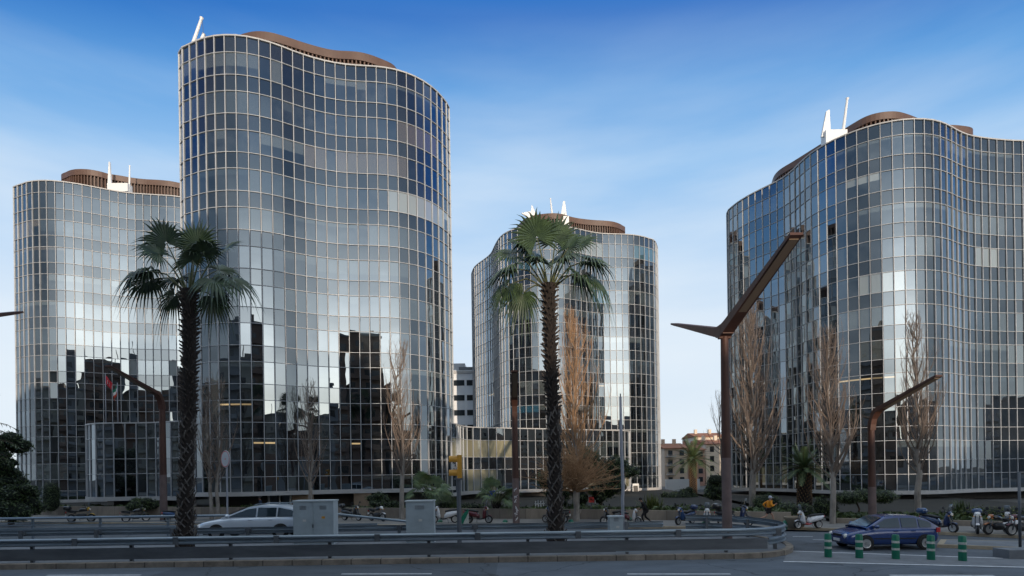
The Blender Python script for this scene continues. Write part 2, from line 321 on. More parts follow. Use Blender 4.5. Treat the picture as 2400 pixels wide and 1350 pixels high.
def glass_building(name, label, ctrl, z_sill, z_top, floor=3.33, short=1.40, pane=.93, seed=1, crown=None, top_short=True,
                   sill_h=.34, under=2.2, blind_rate=.6, group=None, mw=.052, lit_rows=(), nwin=100, cat='office tower', gold_reflection=None):
    rnd = random.Random(seed); P = closed_curve(ctrl, pane); N = len(P); c = P.mean(0)
    root = thing(name, label, cat, (c[0], c[1], 0), group=group)
    P = P - c; Q = np.roll(P, -1, 0)
    T = Q-P; T /= np.linalg.norm(T,axis=1)[:,None]; NR = np.stack([T[:,1], -T[:,0]], 1)
    VN = NR + np.roll(NR,1,0); VN /= np.linalg.norm(VN,axis=1)[:,None]
    lev = [z_top]; is_short = top_short; kinds = []
    while lev[-1] > z_sill + .9:
        h = short if is_short else floor-short
        z = lev[-1]-h
        if z - z_sill < .9: z = z_sill
        lev.append(z); kinds.append('s' if is_short else 'w'); is_short = not is_short
    wins = []; cj = [(rnd.gauss(0,.007), rnd.gauss(0,.007)) for _ in range(N)]
    row = 0
    for k, kd in enumerate(kinds):
        z1, z0 = lev[k], lev[k+1]
        if kd == 's':
            qs, bs, rs, ls = [], [], [], []
            for i in range(N):
                j = [rnd.gauss(0,.003) for _ in range(3)]
                a, b = P[i]+NR[i]*(j[0]+cj[i][0]), Q[i]+NR[i]*(j[1]+cj[i][1]); t = NR[i]*j[2]
                qs.append([(a[0],a[1],z0),(b[0],b[1],z0),(b[0]+t[0],b[1]+t[1],z1),(a[0]+t[0],a[1]+t[1],z1)])
                g = rnd.uniform(.008,.028); bs.append((g*.9,g,g*1.1,1)); rs.append(.05); ls.append(0)
            pane_mesh('spandrel_band', qs, bs, rs, ls, M['glass_sp'], root)
        else:
            i = 0; cols = []
            base = rnd.choice(BLINDS[:3]); fl_rate = blind_rate*rnd.uniform(.55,1.35)*min(1, max(.12, (z0-7)/12))
            while len(cols) < N:                     # runs of rooms with the same curtains
                run = rnd.randint(3, 10)
                if rnd.random() < fl_rate:
                    bl = base if rnd.random() < .6 else rnd.choice(BLINDS); drop = 1.01 if rnd.random() < .75 else rnd.uniform(.15,.75)
                else: bl = base; drop = 0 if rnd.random() < .7 else rnd.uniform(.12,.35)
                room = rnd.uniform(.004,.03)
                if gold_reflection and rnd.random() < .55: bl = gold_reflection; drop = 1.01  # painted reflection colour fills whole panes
                for _ in range(run):
                    d2 = drop
                    if rnd.random() < .07 and z0 > 9: d2 = rnd.choice((0, .4, 1.01))
                    e = rnd.uniform(.8,1.12); cols.append(((bl[0]*e, bl[1]*e, bl[2]*e, d2), room*rnd.uniform(.8,1.2)))
            lit = row in lit_rows; lit_run = 0
            for i in range(N):
                j = [rnd.gauss(0,.0042) for _ in range(3)]
                a, b = P[i]+NR[i]*(j[0]+cj[i][0]), Q[i]+NR[i]*(j[1]+cj[i][1]); t = NR[i]*j[2]
                q = [(a[0],a[1],z0),(b[0],b[1],z0),(b[0]+t[0],b[1]+t[1],z1),(a[0]+t[0],a[1]+t[1],z1)]
                bl, rm = cols[i]; on_ = 0
                if lit and rnd.random() < .07: lit_run = rnd.randint(1,3)
                if lit_run > 0 and bl[3] < .3: on_ = rnd.uniform(.25,.9)
                lit_run -= 1
                m = (P[i]+Q[i])/2 + c; view = np.array([-m[0], -m[1]]); dist = np.linalg.norm(view)
                cs = NR[i] @ view/dist
                zc = (z0+z1)/2; px = 1200 + m[0]/m[1]*FOC; py = HOR - (zc-EYE)/m[1]*FOC
                show = cs/dist**2 if (cs > 0 and m[1] > 0 and 0 < px < 2400 and 0 < py < 1180) else -1
                wins.append((show, q, bl, rm, on_))
            row += 1
    wins.sort(key=lambda w: -w[0])
    for w in wins[:nwin]: pane_mesh('window', [w[1]], [w[2]], [w[3]], [w[4]], M['glass'], root)
    rest = wins[nwin:]
    if rest:
        o = pane_mesh('window', [w[1] for w in rest], [w[2] for w in rest], [w[3] for w in rest], [w[4] for w in rest], M['glass'], root); tag(o, kind='stuff')
    # mullions and transoms
    g = MB()
    for i in range(N):
        p = P[i]; n_ = VN[i]; ang = math.atan2(n_[1], n_[0])
        g.box((p[0]+n_[0]*.03, p[1]+n_[1]*.03, (z_sill+z_top)/2), (.15, mw, z_top-z_sill), ang)
        a, b = P[i], Q[i]; n2 = NR[i]
        for z in lev[1:-1]:
            g.bar((a[0]+n2[0]*.02, a[1]+n2[1]*.02, z), (b[0]+n2[0]*.02, b[1]+n2[1]*.02, z), .12, mw*.8)
    g.build('mullion_grid', M['mullion'], root)
    O, I = offset(P, .11), offset(P, -.35); g = MB()
    def ring(A, B, z0, z1):
        n = len(A); vs = [(*p,z0) for p in A]+[(*p,z1) for p in A]+[(*p,z1) for p in B]+[(*p,z0) for p in B]; fs = []
        for i in range(n):
            j = (i+1)%n; fs += [(i,j,n+j,n+i),(n+i,n+j,2*n+j,2*n+i),(2*n+i,2*n+j,3*n+j,3*n+i),(3*n+i,3*n+j,j,i)]
        g.add(vs, fs)
    ring(O, I, z_top-.02, z_top+.10)
    g.build('parapet_cap', M['trim'], root)
    g = MB(); ring(offset(P,.16), offset(P,-.1), z_sill-sill_h, z_sill+.03); 
    for i in range(N): pass
    g.build('sill_fascia', M['trim'], root)
    g = MB(); g.prism([tuple(p) for p in offset(P,-.2)], z_top-.30, z_top-.12); g.build('roof', M['roof'], root)
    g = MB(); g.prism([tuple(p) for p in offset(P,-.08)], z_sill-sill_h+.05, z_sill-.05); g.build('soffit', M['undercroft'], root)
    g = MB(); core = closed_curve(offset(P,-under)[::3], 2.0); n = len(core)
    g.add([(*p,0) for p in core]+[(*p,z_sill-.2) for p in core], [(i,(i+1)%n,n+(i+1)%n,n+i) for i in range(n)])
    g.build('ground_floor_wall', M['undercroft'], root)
    if crown:
        ctrl2, h0, hf = crown
        K = closed_curve(np.array(ctrl2)-c, .38); zt = z_top+h0
        cr = MB(); n = len(K); g2 = g; g = MB(); ring(offset(K,.22), offset(K,-.25), zt-hf, zt); f_ = g
        f_.prism([tuple(p) for p in offset(K,-.2)], zt-.3, zt-.1); cf = f_.build('roof_screen', M['bronze'], root)
        b_ = MB(); b_.add([(*p,z_top-.2) for p in offset(K,-.2)]+[(*p,zt-hf*.5) for p in offset(K,-.2)], [(i,(i+1)%n,n+(i+1)%n,n+i) for i in range(n)])
        b_.build('screen_backing', M['bronze_dark'], cf)
        KN = offset(K,1)-K; b_ = MB()
        for i in range(n):
            b_.box((K[i][0]+KN[i][0]*.0, K[i][1]+KN[i][1]*.0, (z_top+zt-hf)/2), (.30,.13,zt-hf-z_top+.1), math.atan2(KN[i][1],KN[i][0]))
        b_.build('screen_fin', M['bronze'], cf)
    return root, P+c

ZT = EYE + 38.0
t1 = roofline(zoomed([(133,355),(170,315),(222,283),(280,258),(347,230),(430,215),(517,212),(605,215),(700,232),(792,250),(882,280),(968,315),(1048,350),(1128,378),(1208,400),(1288,422),(1368,438),(1450,452),(1530,457),(1610,460),(1690,462),(1772,470),(1850,485),(1930,513),(2000,540),(2065,575),(2120,615),(2170,655),(2208,690),(2240,745),(2270,800)],380,20,3.374), 38)
t1 = list(smooth_open(t1))
T1, P1 = glass_building('glass_tower', 'tallest curved glass tower, behind the left big palm, with brown roof screen', t1[::2]+[(-6.85,62.5),(-9,66.5),(-13,69),(-19,67.5),(-25,68),(-30,64),(-31.3,58.5),(-30.6,55)],
    2.15, ZT, seed=4, crown=(roofline(zoomed([(600,260),(655,218),(700,200),(760,194),(830,196),(900,205),(980,235),(1060,262),(1150,290),(1250,318),(1350,340),(1450,350),(1560,355),(1640,370),(1720,405),(1790,440),(1840,475)],380,20,3.374),41.9)[::2]+[(-12.3,62),(-14.5,64.5),(-19,63.5),(-24,62.5),(-26.3,59)], 3.9, .80), group='curved glass office towers', lit_rows=(9,10))
t2 = list(smooth_open(roofline(zoomed([(117,290),(130,272),(158,245),(190,232),(237,222),(297,215),(360,212),(427,218),(497,224),(570,235),(645,247),(715,262),(782,275),(850,288),(915,300),(982,312),(1045,318),(1105,322),(1165,325),(1222,328),(1282,333),(1342,338),(1400,342)],0,360,3.374), 36.6)))
T2, P2 = glass_building('glass_tower', 'curved glass tower at the far left, partly hidden behind the tallest tower', t2[::2]+[(-41,76.5),(-37,80),(-38,86),(-44,90),(-52,90),(-60,86),(-63.6,79.5)],
    .95, EYE+36.6, seed=7, crown=(roofline(zoomed([(515,190),(540,150),(590,132),(650,128),(720,132),(800,148),(860,165),(960,180),(1040,195),(1150,208),(1280,215),(1400,232)],0,360,3.374),41.2)+[(-44,82.5),(-46,86),(-52,85.5),(-58,83)], 4.6, .75), group='curved glass office towers', blind_rate=.8, lit_rows=(9,))
t3 = [(1110,631),(1116.7,622),(1122,617.3),(1130,612.7),(1137.3,607.3),(1144.7,602.7),(1152.7,595.3),(1158.7,586.7),(1160.7,575),(1162.7,565),(1174,554.7),(1182,548),(1192.7,541),(1204.7,538),(1216.7,535),(1232,532),(1255,528.5),(1280,527),(1305,527.5),(1325,530)]
t3 += zoomed([(1155,420),(1290,456),(1370,470),(1430,483),(1490,490),(1555,492),(1615,492),(1685,492),(1752,494),(1813,500),(1875,507),(1932,518),(1978,535),(2020,553),(2055,575),(2080,598)],1080,440,4.5)
t3 = list(smooth_open(roofline(t3, 34)))
T3, P3 = glass_building('glass_tower', 'smallest-looking curved glass tower in the middle, behind the second palm', t3[::2]+[(23.2,91.5),(20,98),(12,101),(5,105),(-2.5,105),(-6.3,101)],
    1.0, EYE+34, seed=11, crown=(roofline([(1225,520),(1245,508),(1270,503),(1300,501),(1320,504),(1335,508.9),(1357,513.3),(1387,516.7),(1413,518.2),(1431,520),(1444.5,523.3),(1455.5,529),(1460.5,537.8)],37.8)+[(16,95),(10,98),(3,98),(.5,93)], 3.8, .8), group='curved glass office towers', lit_rows=(6,8))
t4 = [(80,1000),(105,960),(132,938),(163,915),(205,888),(258,855),(312,832),(367,802),(415,780),(463,760),(513,733),(557,705),(600,668),(637,620),(668,592),(705,555),(747,525),(805,487),(873,445),(943,412),(1025,382),(1110,348),(1197,320),(1288,295),(1380,278),(1468,268),(1550,263),(1630,264),(1693,270),(1752,287),(1800,310),(1832,330),(1862,352),(1895,372),(1938,390),(1985,403),(2045,412),(2108,418),(2172,427),(2237,432),(2307,436),(2373,440)]
t4 = list(smooth_open(roofline(zoomed(t4,1680,200,3.333), 34),3))
T4, P4 = glass_building('glass_tower', 'curved glass tower at the right edge, with bare poplars before it', t4[::2]+[(57,60.8),(63,62.5),(68,67),(66,74),(58,78),(50,80),(42,84),(35,85),(31.2,81)],
    1.15, EYE+34, pane=.99, seed=21, crown=(roofline(zoomed([(445,750),(455,710),(490,670),(550,625),(620,588),(680,555),(840,450),(1000,350),(1060,310),(1130,265),(1200,237),(1280,218),(1360,212),(1430,218),(1480,235),(1520,258),(1680,310),(1830,316),(1890,322),(1940,340),(1975,370)],1680,200,3.333),37.5)[::2]+[(51,70),(46,74.5),(40,76),(36.5,79)], 3.5, .75), group='curved glass office towers', lit_rows=(7,))
pa = roofline([(202,998),(206,995.5),(217,994.2),(237,993),(259,992.3),(286,992),(314,992.3),(340,992),(365,991.3),(400,989.5),(423,988)], 5.15)
PA, PPA = glass_building('glass_pavilion', 'low rounded glass pavilion between the far left tower and the tallest tower', pa[::2]+[(-29.6,54.4),(-31,60),(-38,63),(-42.5,59)],
    1.75, EYE+5.15, pane=.98, seed=31, under=1.6, blind_rate=.3, group='low glass pavilions', cat='pavilion')
pb = roofline([(1066,993.5),(1072,996),(1080,998.5),(1094,1001.5),(1109,1002.3),(1147,1003.6),(1200,1004.5),(1250,1005.5),(1300,1006.5),(1350,1007.5),(1400,1008.5),(1440,1009.5),(1474,1011)], 5.15)
PB, PPB = glass_building('glass_pavilion', 'low glass pavilion between the tallest tower and the middle tower', [(-7.2,60)]+pb[::2]+[(14.5,78),(9,79),(0,79),(-7,72)],
    1.5, EYE+5.15, pane=1.0, seed=33, under=1.6, blind_rate=.8, group='low glass pavilions', cat='pavilion', gold_reflection=(.38,.35,.23))  # golden reflections in this glass are put into the pane colour
# ------------------------------------------------------------------ ground, roads, kerbs
def sheet(name, poly, z, m, kind='structure'):
    o = MB().add([(x,y,z) for x,y in poly], [tuple(range(len(poly)))]).build(name, m); tag(o, kind=kind); return o
def strip(path, h, w):          # both edges of a band along a path
    P = [Vector((*p[:2],0)) for p in path]; L, Rr = [], []
    for i, p in enumerate(P):
        d = (P[min(i+1,len(P)-1)]-P[max(i-1,0)]).normalized(); n = Vector((-d.y,d.x,0))
        L.append(p+n*w); Rr.append(p)
    return Rr, L
def wall_along(path, z0, h, w, mb=None, m=0):
    a, b = strip(path, h, w); g = mb or MB(); n = len(a); hs = h if hasattr(h,'__len__') else [h]*n
    vs = [(p.x,p.y,z0) for p in a]+[(p.x,p.y,z0+hs[i]) for i,p in enumerate(a)]+[(p.x,p.y,z0+hs[i]) for i,p in enumerate(b)]+[(p.x,p.y,z0) for p in b]; fs = []
    for i in range(n-1): fs += [(i,i+1,n+i+1,n+i),(n+i,n+i+1,2*n+i+1,2*n+i),(2*n+i,2*n+i+1,3*n+i+1,3*n+i)]
    fs += [(0,n,2*n,3*n),(n-1,4*n-1,3*n-1,2*n-1)]
    return g.add(vs, fs, m)
def joints(m, size, axis_w=.03, dark=.35):       # dark joints between blocks along x
    n, l = m.node_tree.nodes, m.node_tree.links; b = n['Principled BSDF']
    t = n.new('ShaderNodeTexCoord'); br = n.new('ShaderNodeTexBrick'); br.inputs['Scale'].default_value = 1
    br.inputs['Brick Width'].default_value = size[0]; br.inputs['Row Height'].default_value = size[1]; br.inputs['Mortar Size'].default_value = axis_w
    br.inputs['Color1'].default_value = (1,1,1,1); br.inputs['Color2'].default_value = (.72,.74,.76,1); br.inputs['Mortar'].default_value = (dark,dark,dark,1)
    br.offset = .5; l.new(t.outputs['Object'], br.inputs['Vector'])
    mx = n.new('ShaderNodeMix'); mx.data_type = 'RGBA'; mx.blend_type = 'MULTIPLY'; mx.inputs['Factor'].default_value = 1
    src = b.inputs['Base Color'].links[0].from_socket
    l.new(src, mx.inputs['A']); l.new(br.outputs['Color'], mx.inputs['B']); l.new(mx.outputs['Result'], b.inputs['Base Color'])
M['kerb'] = mat('old_kerb_stone', (.26,.215,.17), .85, 0, .35, 2.2, bump=.5, bscale=14); joints(M['kerb'], (1.15,9), .025)
M['kerb_pale'] = mat('pale_kerb_stone', (.34,.28,.20), .85, 0, .2, 2)
M['wall_conc'] = mat('stained_concrete', (.27,.225,.18), .85, 0, .32, .9, bump=.3, bscale=10, stretch=(1,1,.35)); joints(M['wall_conc'], (1.9,9), .018, .5)
M['soil'] = mat('shade_dark_soil', (.022,.021,.017), .95, 0, .3, 1)  # soil kept extra dark to carry the shade under the towers
M['hatch'] = mat('worn_light_asphalt', (.16,.17,.185), .85, 0, .22, 1.2, bump=.4, bscale=50)
sheet('ground', [(-1500,-1500),(1500,-1500),(1500,2500),(-1500,2500)], 0.0, M['ground'])
sheet('near_pavement', [(-300,-23),(300,-23),(300,3.2),(-300,3.2)], .12, M['pavement'])
sheet('near_road', [(-300,3.2),(300,3.2),(300,22.5),(-300,22.5)], .006, M['asphalt'])
PAVE = [(-160,79),(-80,57.5),(-43,47.3),(-20,41.2),(0,36.4),(9,34.6),(16,32.9),(20.5,30.6),(24.6,27.2),(34,19),(60,-4)]
sheet('far_road', [(-160,22.5),(-160,79)]+PAVE[1:]+[(60,-30),(60,22.5)][:0]+[(62,22.5)], .010, M['asphalt_far'])
pv = MB(); pv.add([(x,y,.13) for x,y in PAVE]+[(x*1.0+2,y+11,.13) for x,y in PAVE[::-1]], [])
n_ = len(PAVE)
for i in range(n_-1): pv.f.append((i,i+1,2*n_-2-i,2*n_-1-i)); pv.m.append(0)
tag(pv.build('far_pavement', M['pavement']), kind='structure')
tag(wall_along([(x,y-.02) for x,y in PAVE], 0, .15, .28).build('far_kerb', M['kerb_pale']), kind='structure')
def bar_on(name, p, q, w, z=.016, m='paint'):
    a, b = on(*p), on(*q); d = (b-a); d.z = 0; d.normalize(); n = Vector((-d.y,d.x,0))*w/2
    return sheet(name, [tuple((a-n)[:2]),tuple((b-n)[:2]),tuple((b+n)[:2]),tuple((a+n)[:2])], z, M[m])
bar_on('lane_marking', (800,1346),(1012,1345.5), .13, .012); bar_on('lane_marking', (1470,1346),(1712,1346), .13, .012); bar_on('lane_marking', (2085,1349),(2330,1349.5), .13, .012); bar_on('lane_marking', (110,1349),(330,1348.5), .13, .012)
hp = [on(1846,1292),on(2420,1312),on(2440,1331),on(1836,1317)]
sheet('hatched_area', [tuple(p[:2]) for p in hp][::-1], .014, M['hatch'])
bar_on('edge_marking', (1846,1292),(2350,1309.5), .14, .019); bar_on('edge_marking', (1836,1317),(2440,1331.5), .16, .019)
bar_on('lane_marking', (1858,1258),(1905,1258.5), .12, .016); bar_on('lane_marking', (1905,1265.5),(2010,1268), .12, .016)
isl = [on(2196,1284),on(2420,1293),on(2440,1277),on(2205,1271.5)]
g = MB(); g.prism([tuple(p[:2]) for p in isl], 0, .15); tag(g.build('traffic_island', M['kerb_pale']), kind='structure')
ic = sum(isl, Vector())/4; sheet('island_top', [tuple((ic+(p-ic)*.86)[:2]) for p in isl], .155, M['hatch'])
# the median with its stone kerb
g = MB(); md = [(-60,22.7)]+[(9.1,22.75)]+[(9.1+3.1*math.sin(R(a)), 26.8-4.05*math.cos(R(a))) for a in range(15,180,15)]+[(9.1,30.85),(-60,30.85)]
g.prism(md, 0, .16); tag(g.build('median', M['hatch']), kind='structure')
g = MB(); wall_along([(-60,22.42),(-20,22.45),(9.1,22.5)]+[(9.1+3.35*math.sin(R(a)), 26.8-4.3*math.cos(R(a))) for a in range(12,181,12)], 0, .21, .27, g); tag(g.build('stone_kerb', M['kerb']), kind='structure')
# the low wall along the pavement and the beds behind it
WL = [(-75,64),(-60,59.6),(-50,56.4),(-35,51.9),(-20,47.2),(-8,44.2),(5.2,40.9),(11,38.9),(17.5,36.2)]
o = wall_along(WL, 0, [.95,.95,.95,.95,.93,.9,.82,.78,.76], .3).build('retaining_wall', M['wall_conc']); tag(o, 'long low stained concrete wall with plants behind it, along the far pavement', 'wall')
WL2 = [(19.8,35.2),(22,34.1),(24,33.2),(26,32.2),(31,29.4),(40,23.5)]
o = wall_along(WL2, 0, .43, .3).build('retaining_wall', M['wall_conc']); tag(o, 'short low concrete wall behind the motorbikes at the right edge', 'wall')
def bed(path, z, depth):
    vs = [(x,y+.25,z) for x,y in path]+[(x+.12*depth,y+depth,z) for x,y in path]; n = len(path)
    tag(MB().add(vs, [(i,i+1,n+i+1,n+i) for i in range(n-1)]).build('planting_bed', M['soil']), kind='structure')
bed(WL, .6, 60); bed(WL2, .34, 60)  # runs on beneath the towers as ground with shade in its colour

# ------------------------------------------------------------------ steel crash barriers
WPROF = [(.02,0),(.05,.0),(.11,.045),(.11,.095),(0,.14),(0,.17),(.11,.215),(.11,.265),(.04,.31),(.02,.31)]
def sweep(path, prof, z0, mb, m=0, flip=1):           # prof: (towards the traffic, up); path walked so that traffic is on the right
    P = [Vector((*p,0)) for p in path]; n = len(prof); vs = []
    full = [(a,b) for a,b in prof] + [(a-.014,b) for a,b in prof[::-1]]; k = len(full)
    for i, p in enumerate(P):
        d = (P[min(i+1,len(P)-1)]-P[max(i-1,0)]).normalized(); nn = Vector((d.y,-d.x,0))*flip
        for a, b in full: vs.append((p.x+nn.x*a, p.y+nn.y*a, z0+b))
    fs = []
    for i in range(len(P)-1):
        for j in range(k): fs.append((i*k+j, i*k+(j+1)%k, (i+1)*k+(j+1)%k, (i+1)*k+j) if flip > 0 else (i*k+j,(i+1)*k+j,(i+1)*k+(j+1)%k,i*k+(j+1)%k))
    return mb.add(vs, fs, m)
nose = [(9.1+3.0*math.sin(R(a)), 26.7-3.6*math.cos(R(a))) for a in range(0,181,12)]
fpath = [(-45,22.85)] + [(-42+4*i,22.87+i*.017) for i in range(12)] + [(7.5,23.09)] + nose
root = thing('crash_barrier', 'long grey steel crash barrier with flat lower plate beside the near road', 'crash barrier', (0,0,0))
sweep(fpath, WPROF, .83, MB()).build if False else None
g = MB(); sweep(fpath, WPROF, .83, g); g.build('rail', M['steel'], root, smooth=False)
g = MB(); sweep([(-45,22.90),(-20,22.95),(10.2,23.12)], [(.0,0),(.03,.0),(.03,.46),(0,.46)], .27, g); g.build('lower_plate', M['steel_dark'], root)
g = MB(); sweep([(9.1+3.0*math.sin(R(a)), 26.7-3.6*math.cos(R(a))) for a in range(24,181,12)], WPROF, .42, g); g.build('lower_rail', M['steel'], root)
g = MB(); g.bar((-45,22.885,.285),(10.2,23.105,.285),.05,.04)
for i in range(13): g.box((-40.5+4*i, 22.89+.004*(4*i+4.5), .5),(.02,.03,.44))
g.build('plate_lip_and_joints', M['steel'], root)
for x in range(-40, 11, 4):
    MB().box((x+2.6, 22.755+.0043*(x+42), .985),(.22,.03,.30)).box((x+2.55,22.74+.0043*(x+42),1.06),(.03,.03,.03)).box((x+2.65,22.74+.0043*(x+42),1.06),(.03,.03,.03)).box((x+2.55,22.74+.0043*(x+42),.90),(.03,.03,.03)).box((x+2.65,22.74+.0043*(x+42),.90),(.03,.03,.03)).build('splice_plate', M['steel_dark'], root)
    p = MB(); p.box((x+.6, 23.22+.004*(x+40)*.4, .58), (.12,.1,.9)).box((x+.6, 23.1+.004*(x+40)*.4, .95), (.16,.16,.28)); p.build('post', M['steel_dark'], root)
for a in (40, 80, 120, 160):
    MB().box((9.1+2.86*math.sin(R(a)), 26.7-3.44*math.cos(R(a)), .58), (.12,.12,.9)).build('post', M['steel_dark'], root)
root = thing('crash_barrier', 'low steel crash barrier on the far side of the median, seen from behind', 'crash barrier', (0,0,0))
g = MB(); sweep([(-48+4*i,30.6) for i in range(15)], WPROF, .50, g, flip=-1); g.build('rail', M['steel'], root)
for x in range(-46, 8, 4):
    MB().box((x, 30.42, .45), (.14,.12,.72)).box((x, 30.52, .66), (.3,.13,.2)).build('post', M['steel_dark'], root)
root = thing('tube_railing', 'pale steel tube railing that slopes down behind the grey cabinets', 'railing', (0,0,0))
g = MB(); g.tube([(-48,34,1.22),(-14,34,1.22),(-10.3,34,1.20),(-6.3,34,.72),(-4.5,34,.40)], .075, 10); g.build('top_tube', M['steel'], root, smooth=True)
g = MB()
for z, hh in ((.58,.12),(.80,.05),(.97,.04)): g.box((-30,34.02,z), (36,.05,hh))
g.box((-10,34.02,.58),(4,.05,.12)); g.build('side_rails', M['steel'], root)
for i in range(9): MB().box((-44.4+4.0*i,34.09,.6),(.12,.08,1.2)).build('post', M['steel'], root)
# ------------------------------------------------------------------ blocks of flats across the street, behind the camera: they show in the glass
M['flat_a'] = mat('cream_render', (.30,.27,.22), .85, 0, .15, .3)
M['flat_b'] = mat('brick_facing', (.20,.125,.09), .85, 0, .2, .4)
M['flat_c'] = mat('grey_render', (.25,.245,.24), .85, 0, .15, .3)
M['dark_glass'] = mat('dark_window_glass', (.02,.024,.028), .08, 0, spec=.8)
rb = random.Random(5)
def flats(x0, x1, y0, y1, h, m, label, face=1, balc=True, group='blocks of flats across the street'):
    w, d = x1-x0, y1-y0
    root = thing('apartment_block', label, 'apartment building', ((x0+x1)/2, (y0+y1)/2, 0), group=group)
    MB().box((0,0,h/2), (w,d,h)).box((w*rb.uniform(-.2,.2),0,h+1.2),(w*.3,d*.5,2.4)).box((w*rb.uniform(-.4,-.1),d*.2,h+.9),(2,3,rb.uniform(1.6,3.4))).box((w*rb.uniform(.2,.4),d*.3,h+.9),(rb.uniform(1,4),3,rb.uniform(1.4,4))).box((w*rb.uniform(-.4,.4),d*.1,h+2),(.15,.15,rb.uniform(4,9))).build('wall', m, root)
    nf = max(1,int((h-3.5)/3.1)); yf = d/2*face
    wi, ba = MB(), MB(); n = max(2,int(w/3.2))
    for k in range(nf):
        z = 4.6+k*3.1
        for i in range(n):
            wi.box((-w/2+(i+.5)*w/n, yf, z), (1.7,.06,1.6))
        if balc: ba.box((0, yf+face*.55, z-1.15), (w*.92, 1.1, .9))
    wi.build('window', M['dark_glass'], root); 
    if balc: ba.build('balcony', m, root)
    MB().box((0,0,h+.25),(w+.5,d+.5,.5)).build('roof', M['roof'], root)
    return root
names = {'flat_a':'cream','flat_b':'brick','flat_c':'grey'}
for (x0,x1,y0,y1,h,mm,lab) in (
    (-240,-206,-44,-24,34,'flat_c','grey block of flats at the far end of the street behind the camera'),
    (-204,-177,-44,-24,38,'flat_a','tall cream block of flats past the brick block at the street end'),
    (-175,-150,-42,-24,30,'flat_b','brick block of flats, farthest along the street behind the camera'),
    (-148,-124,-42,-24,30,'flat_a','cream block of flats beside the farthest brick block'),
    (-122,-98,-44,-25,21,'flat_c','grey block of flats, lower than the cream block next to it'),
    (-95,-74,-44,-24,31,'flat_a','cream block of flats with deep balconies past the grey block'),
    (-72,-58,-42,-24,26,'flat_b','brick block of flats between two cream blocks'),
    (-55,-34,-46,-24,36,'flat_c','tall grey block of flats left of the camera'),
    (-32,-22,-40,-24,27,'flat_a','narrow cream block of flats beside the tall grey one'),
    (-20,3,-46,-24,35,'flat_b','tall brick block of flats straight behind the camera'),
    (4,11,-40,-24,24,'flat_c','narrow grey block of flats beside the tall brick one')):
    flats(x0,x1,y0,y1,h,M[mm],lab)
for (x0,x1,y0,y1,h,mm,lab) in (
    (8,34,-128,-112,23,'flat_a','low cream block far back beyond the open square'),
    (36,58,-126,-108,27,'flat_b','brick block far back beyond the open square'),
    (60,92,-122,-102,25,'flat_a','wide cream block far back beyond the open square'),
    (94,116,-112,-92,27,'flat_c','grey block far back at the corner of the square'),
    (118,146,-98,-78,21,'flat_b','brick block along the right side of the square'),
    (148,176,-76,-54,25,'flat_a','cream block along the right side of the square'),
    (178,214,-50,-22,24,'flat_c','wide grey block farthest along the street to the right')):
    flats(x0,x1,y0,y1,h,M[mm],lab)
for (x0,x1,y0,y1,h,mm,lab) in (
    (13,38,-44,-30,6.5,'flat_b','single-storey brick market hall right behind the camera'),
    (42,66,-46,-32,8.0,'flat_c','two-storey grey building beside the market hall'),
    (70,104,-46,-30,6.0,'flat_a','long low cream building beside the two-storey grey one'),
    (108,140,-42,-28,7.5,'flat_b','low brick building at the end of the low row')):
    flats(x0,x1,y0,y1,h,M[mm],lab,balc=False)
# ------------------------------------------------------------------ plants
def leaf_mat(name, a, b, rough=.5, trans=.0):
    m = mat(name, a, rough, 0, .35, 2.5, var2=b); return m
M['palm_leaf'] = leaf_mat('palm_leaf', (.024,.048,.028), (.065,.105,.042), .38)
M['palm_leaf_light'] = leaf_mat('young_palm_leaf', (.06,.10,.028), (.11,.15,.04), .42)
M['date_leaf'] = leaf_mat('date_palm_leaf', (.055,.105,.045), (.13,.19,.07), .45)
M['boot'] = mat('old_leaf_bases', (.055,.042,.034), .85, 0, .45, 3)
M['boot_grey'] = mat('grey_old_leaf_bases', (.135,.12,.108), .85, 0, .45, 3)
M['palm_trunk'] = mat('dark_palm_fibre', (.022,.016,.013), .95, 0, .4, 4)
M['petiole'] = mat('palm_stalk', (.10,.11,.045), .5, 0, .2, 2)
M['twig'] = mat('bare_twigs', (.19,.145,.115), .85, 0, .3, 1)
M['twig_sunlit'] = mat('sunlit_bare_twigs', (.36,.215,.115), .85, 0, .3, 1)  # warm sunlight on these crowns put into the twig colour
M['bark_pale'] = mat('pale_bark', (.27,.24,.21), .85, 0, .35, 3, bump=.5, bscale=12, stretch=(1,1,.4))
M['leaf_dark'] = leaf_mat('dark_evergreen_leaf', (.026,.052,.022), (.095,.135,.045), .35)
M['leaf_mid'] = leaf_mat('mid_green_leaf', (.04,.072,.024), (.11,.155,.05), .5)
M['leaf_yellow'] = leaf_mat('yellow_green_leaf', (.07,.10,.018), (.15,.17,.035), .5)
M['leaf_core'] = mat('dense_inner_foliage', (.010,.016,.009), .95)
M['bark_dark'] = mat('dark_bark', (.07,.05,.038), .9, 0, .3, 3)

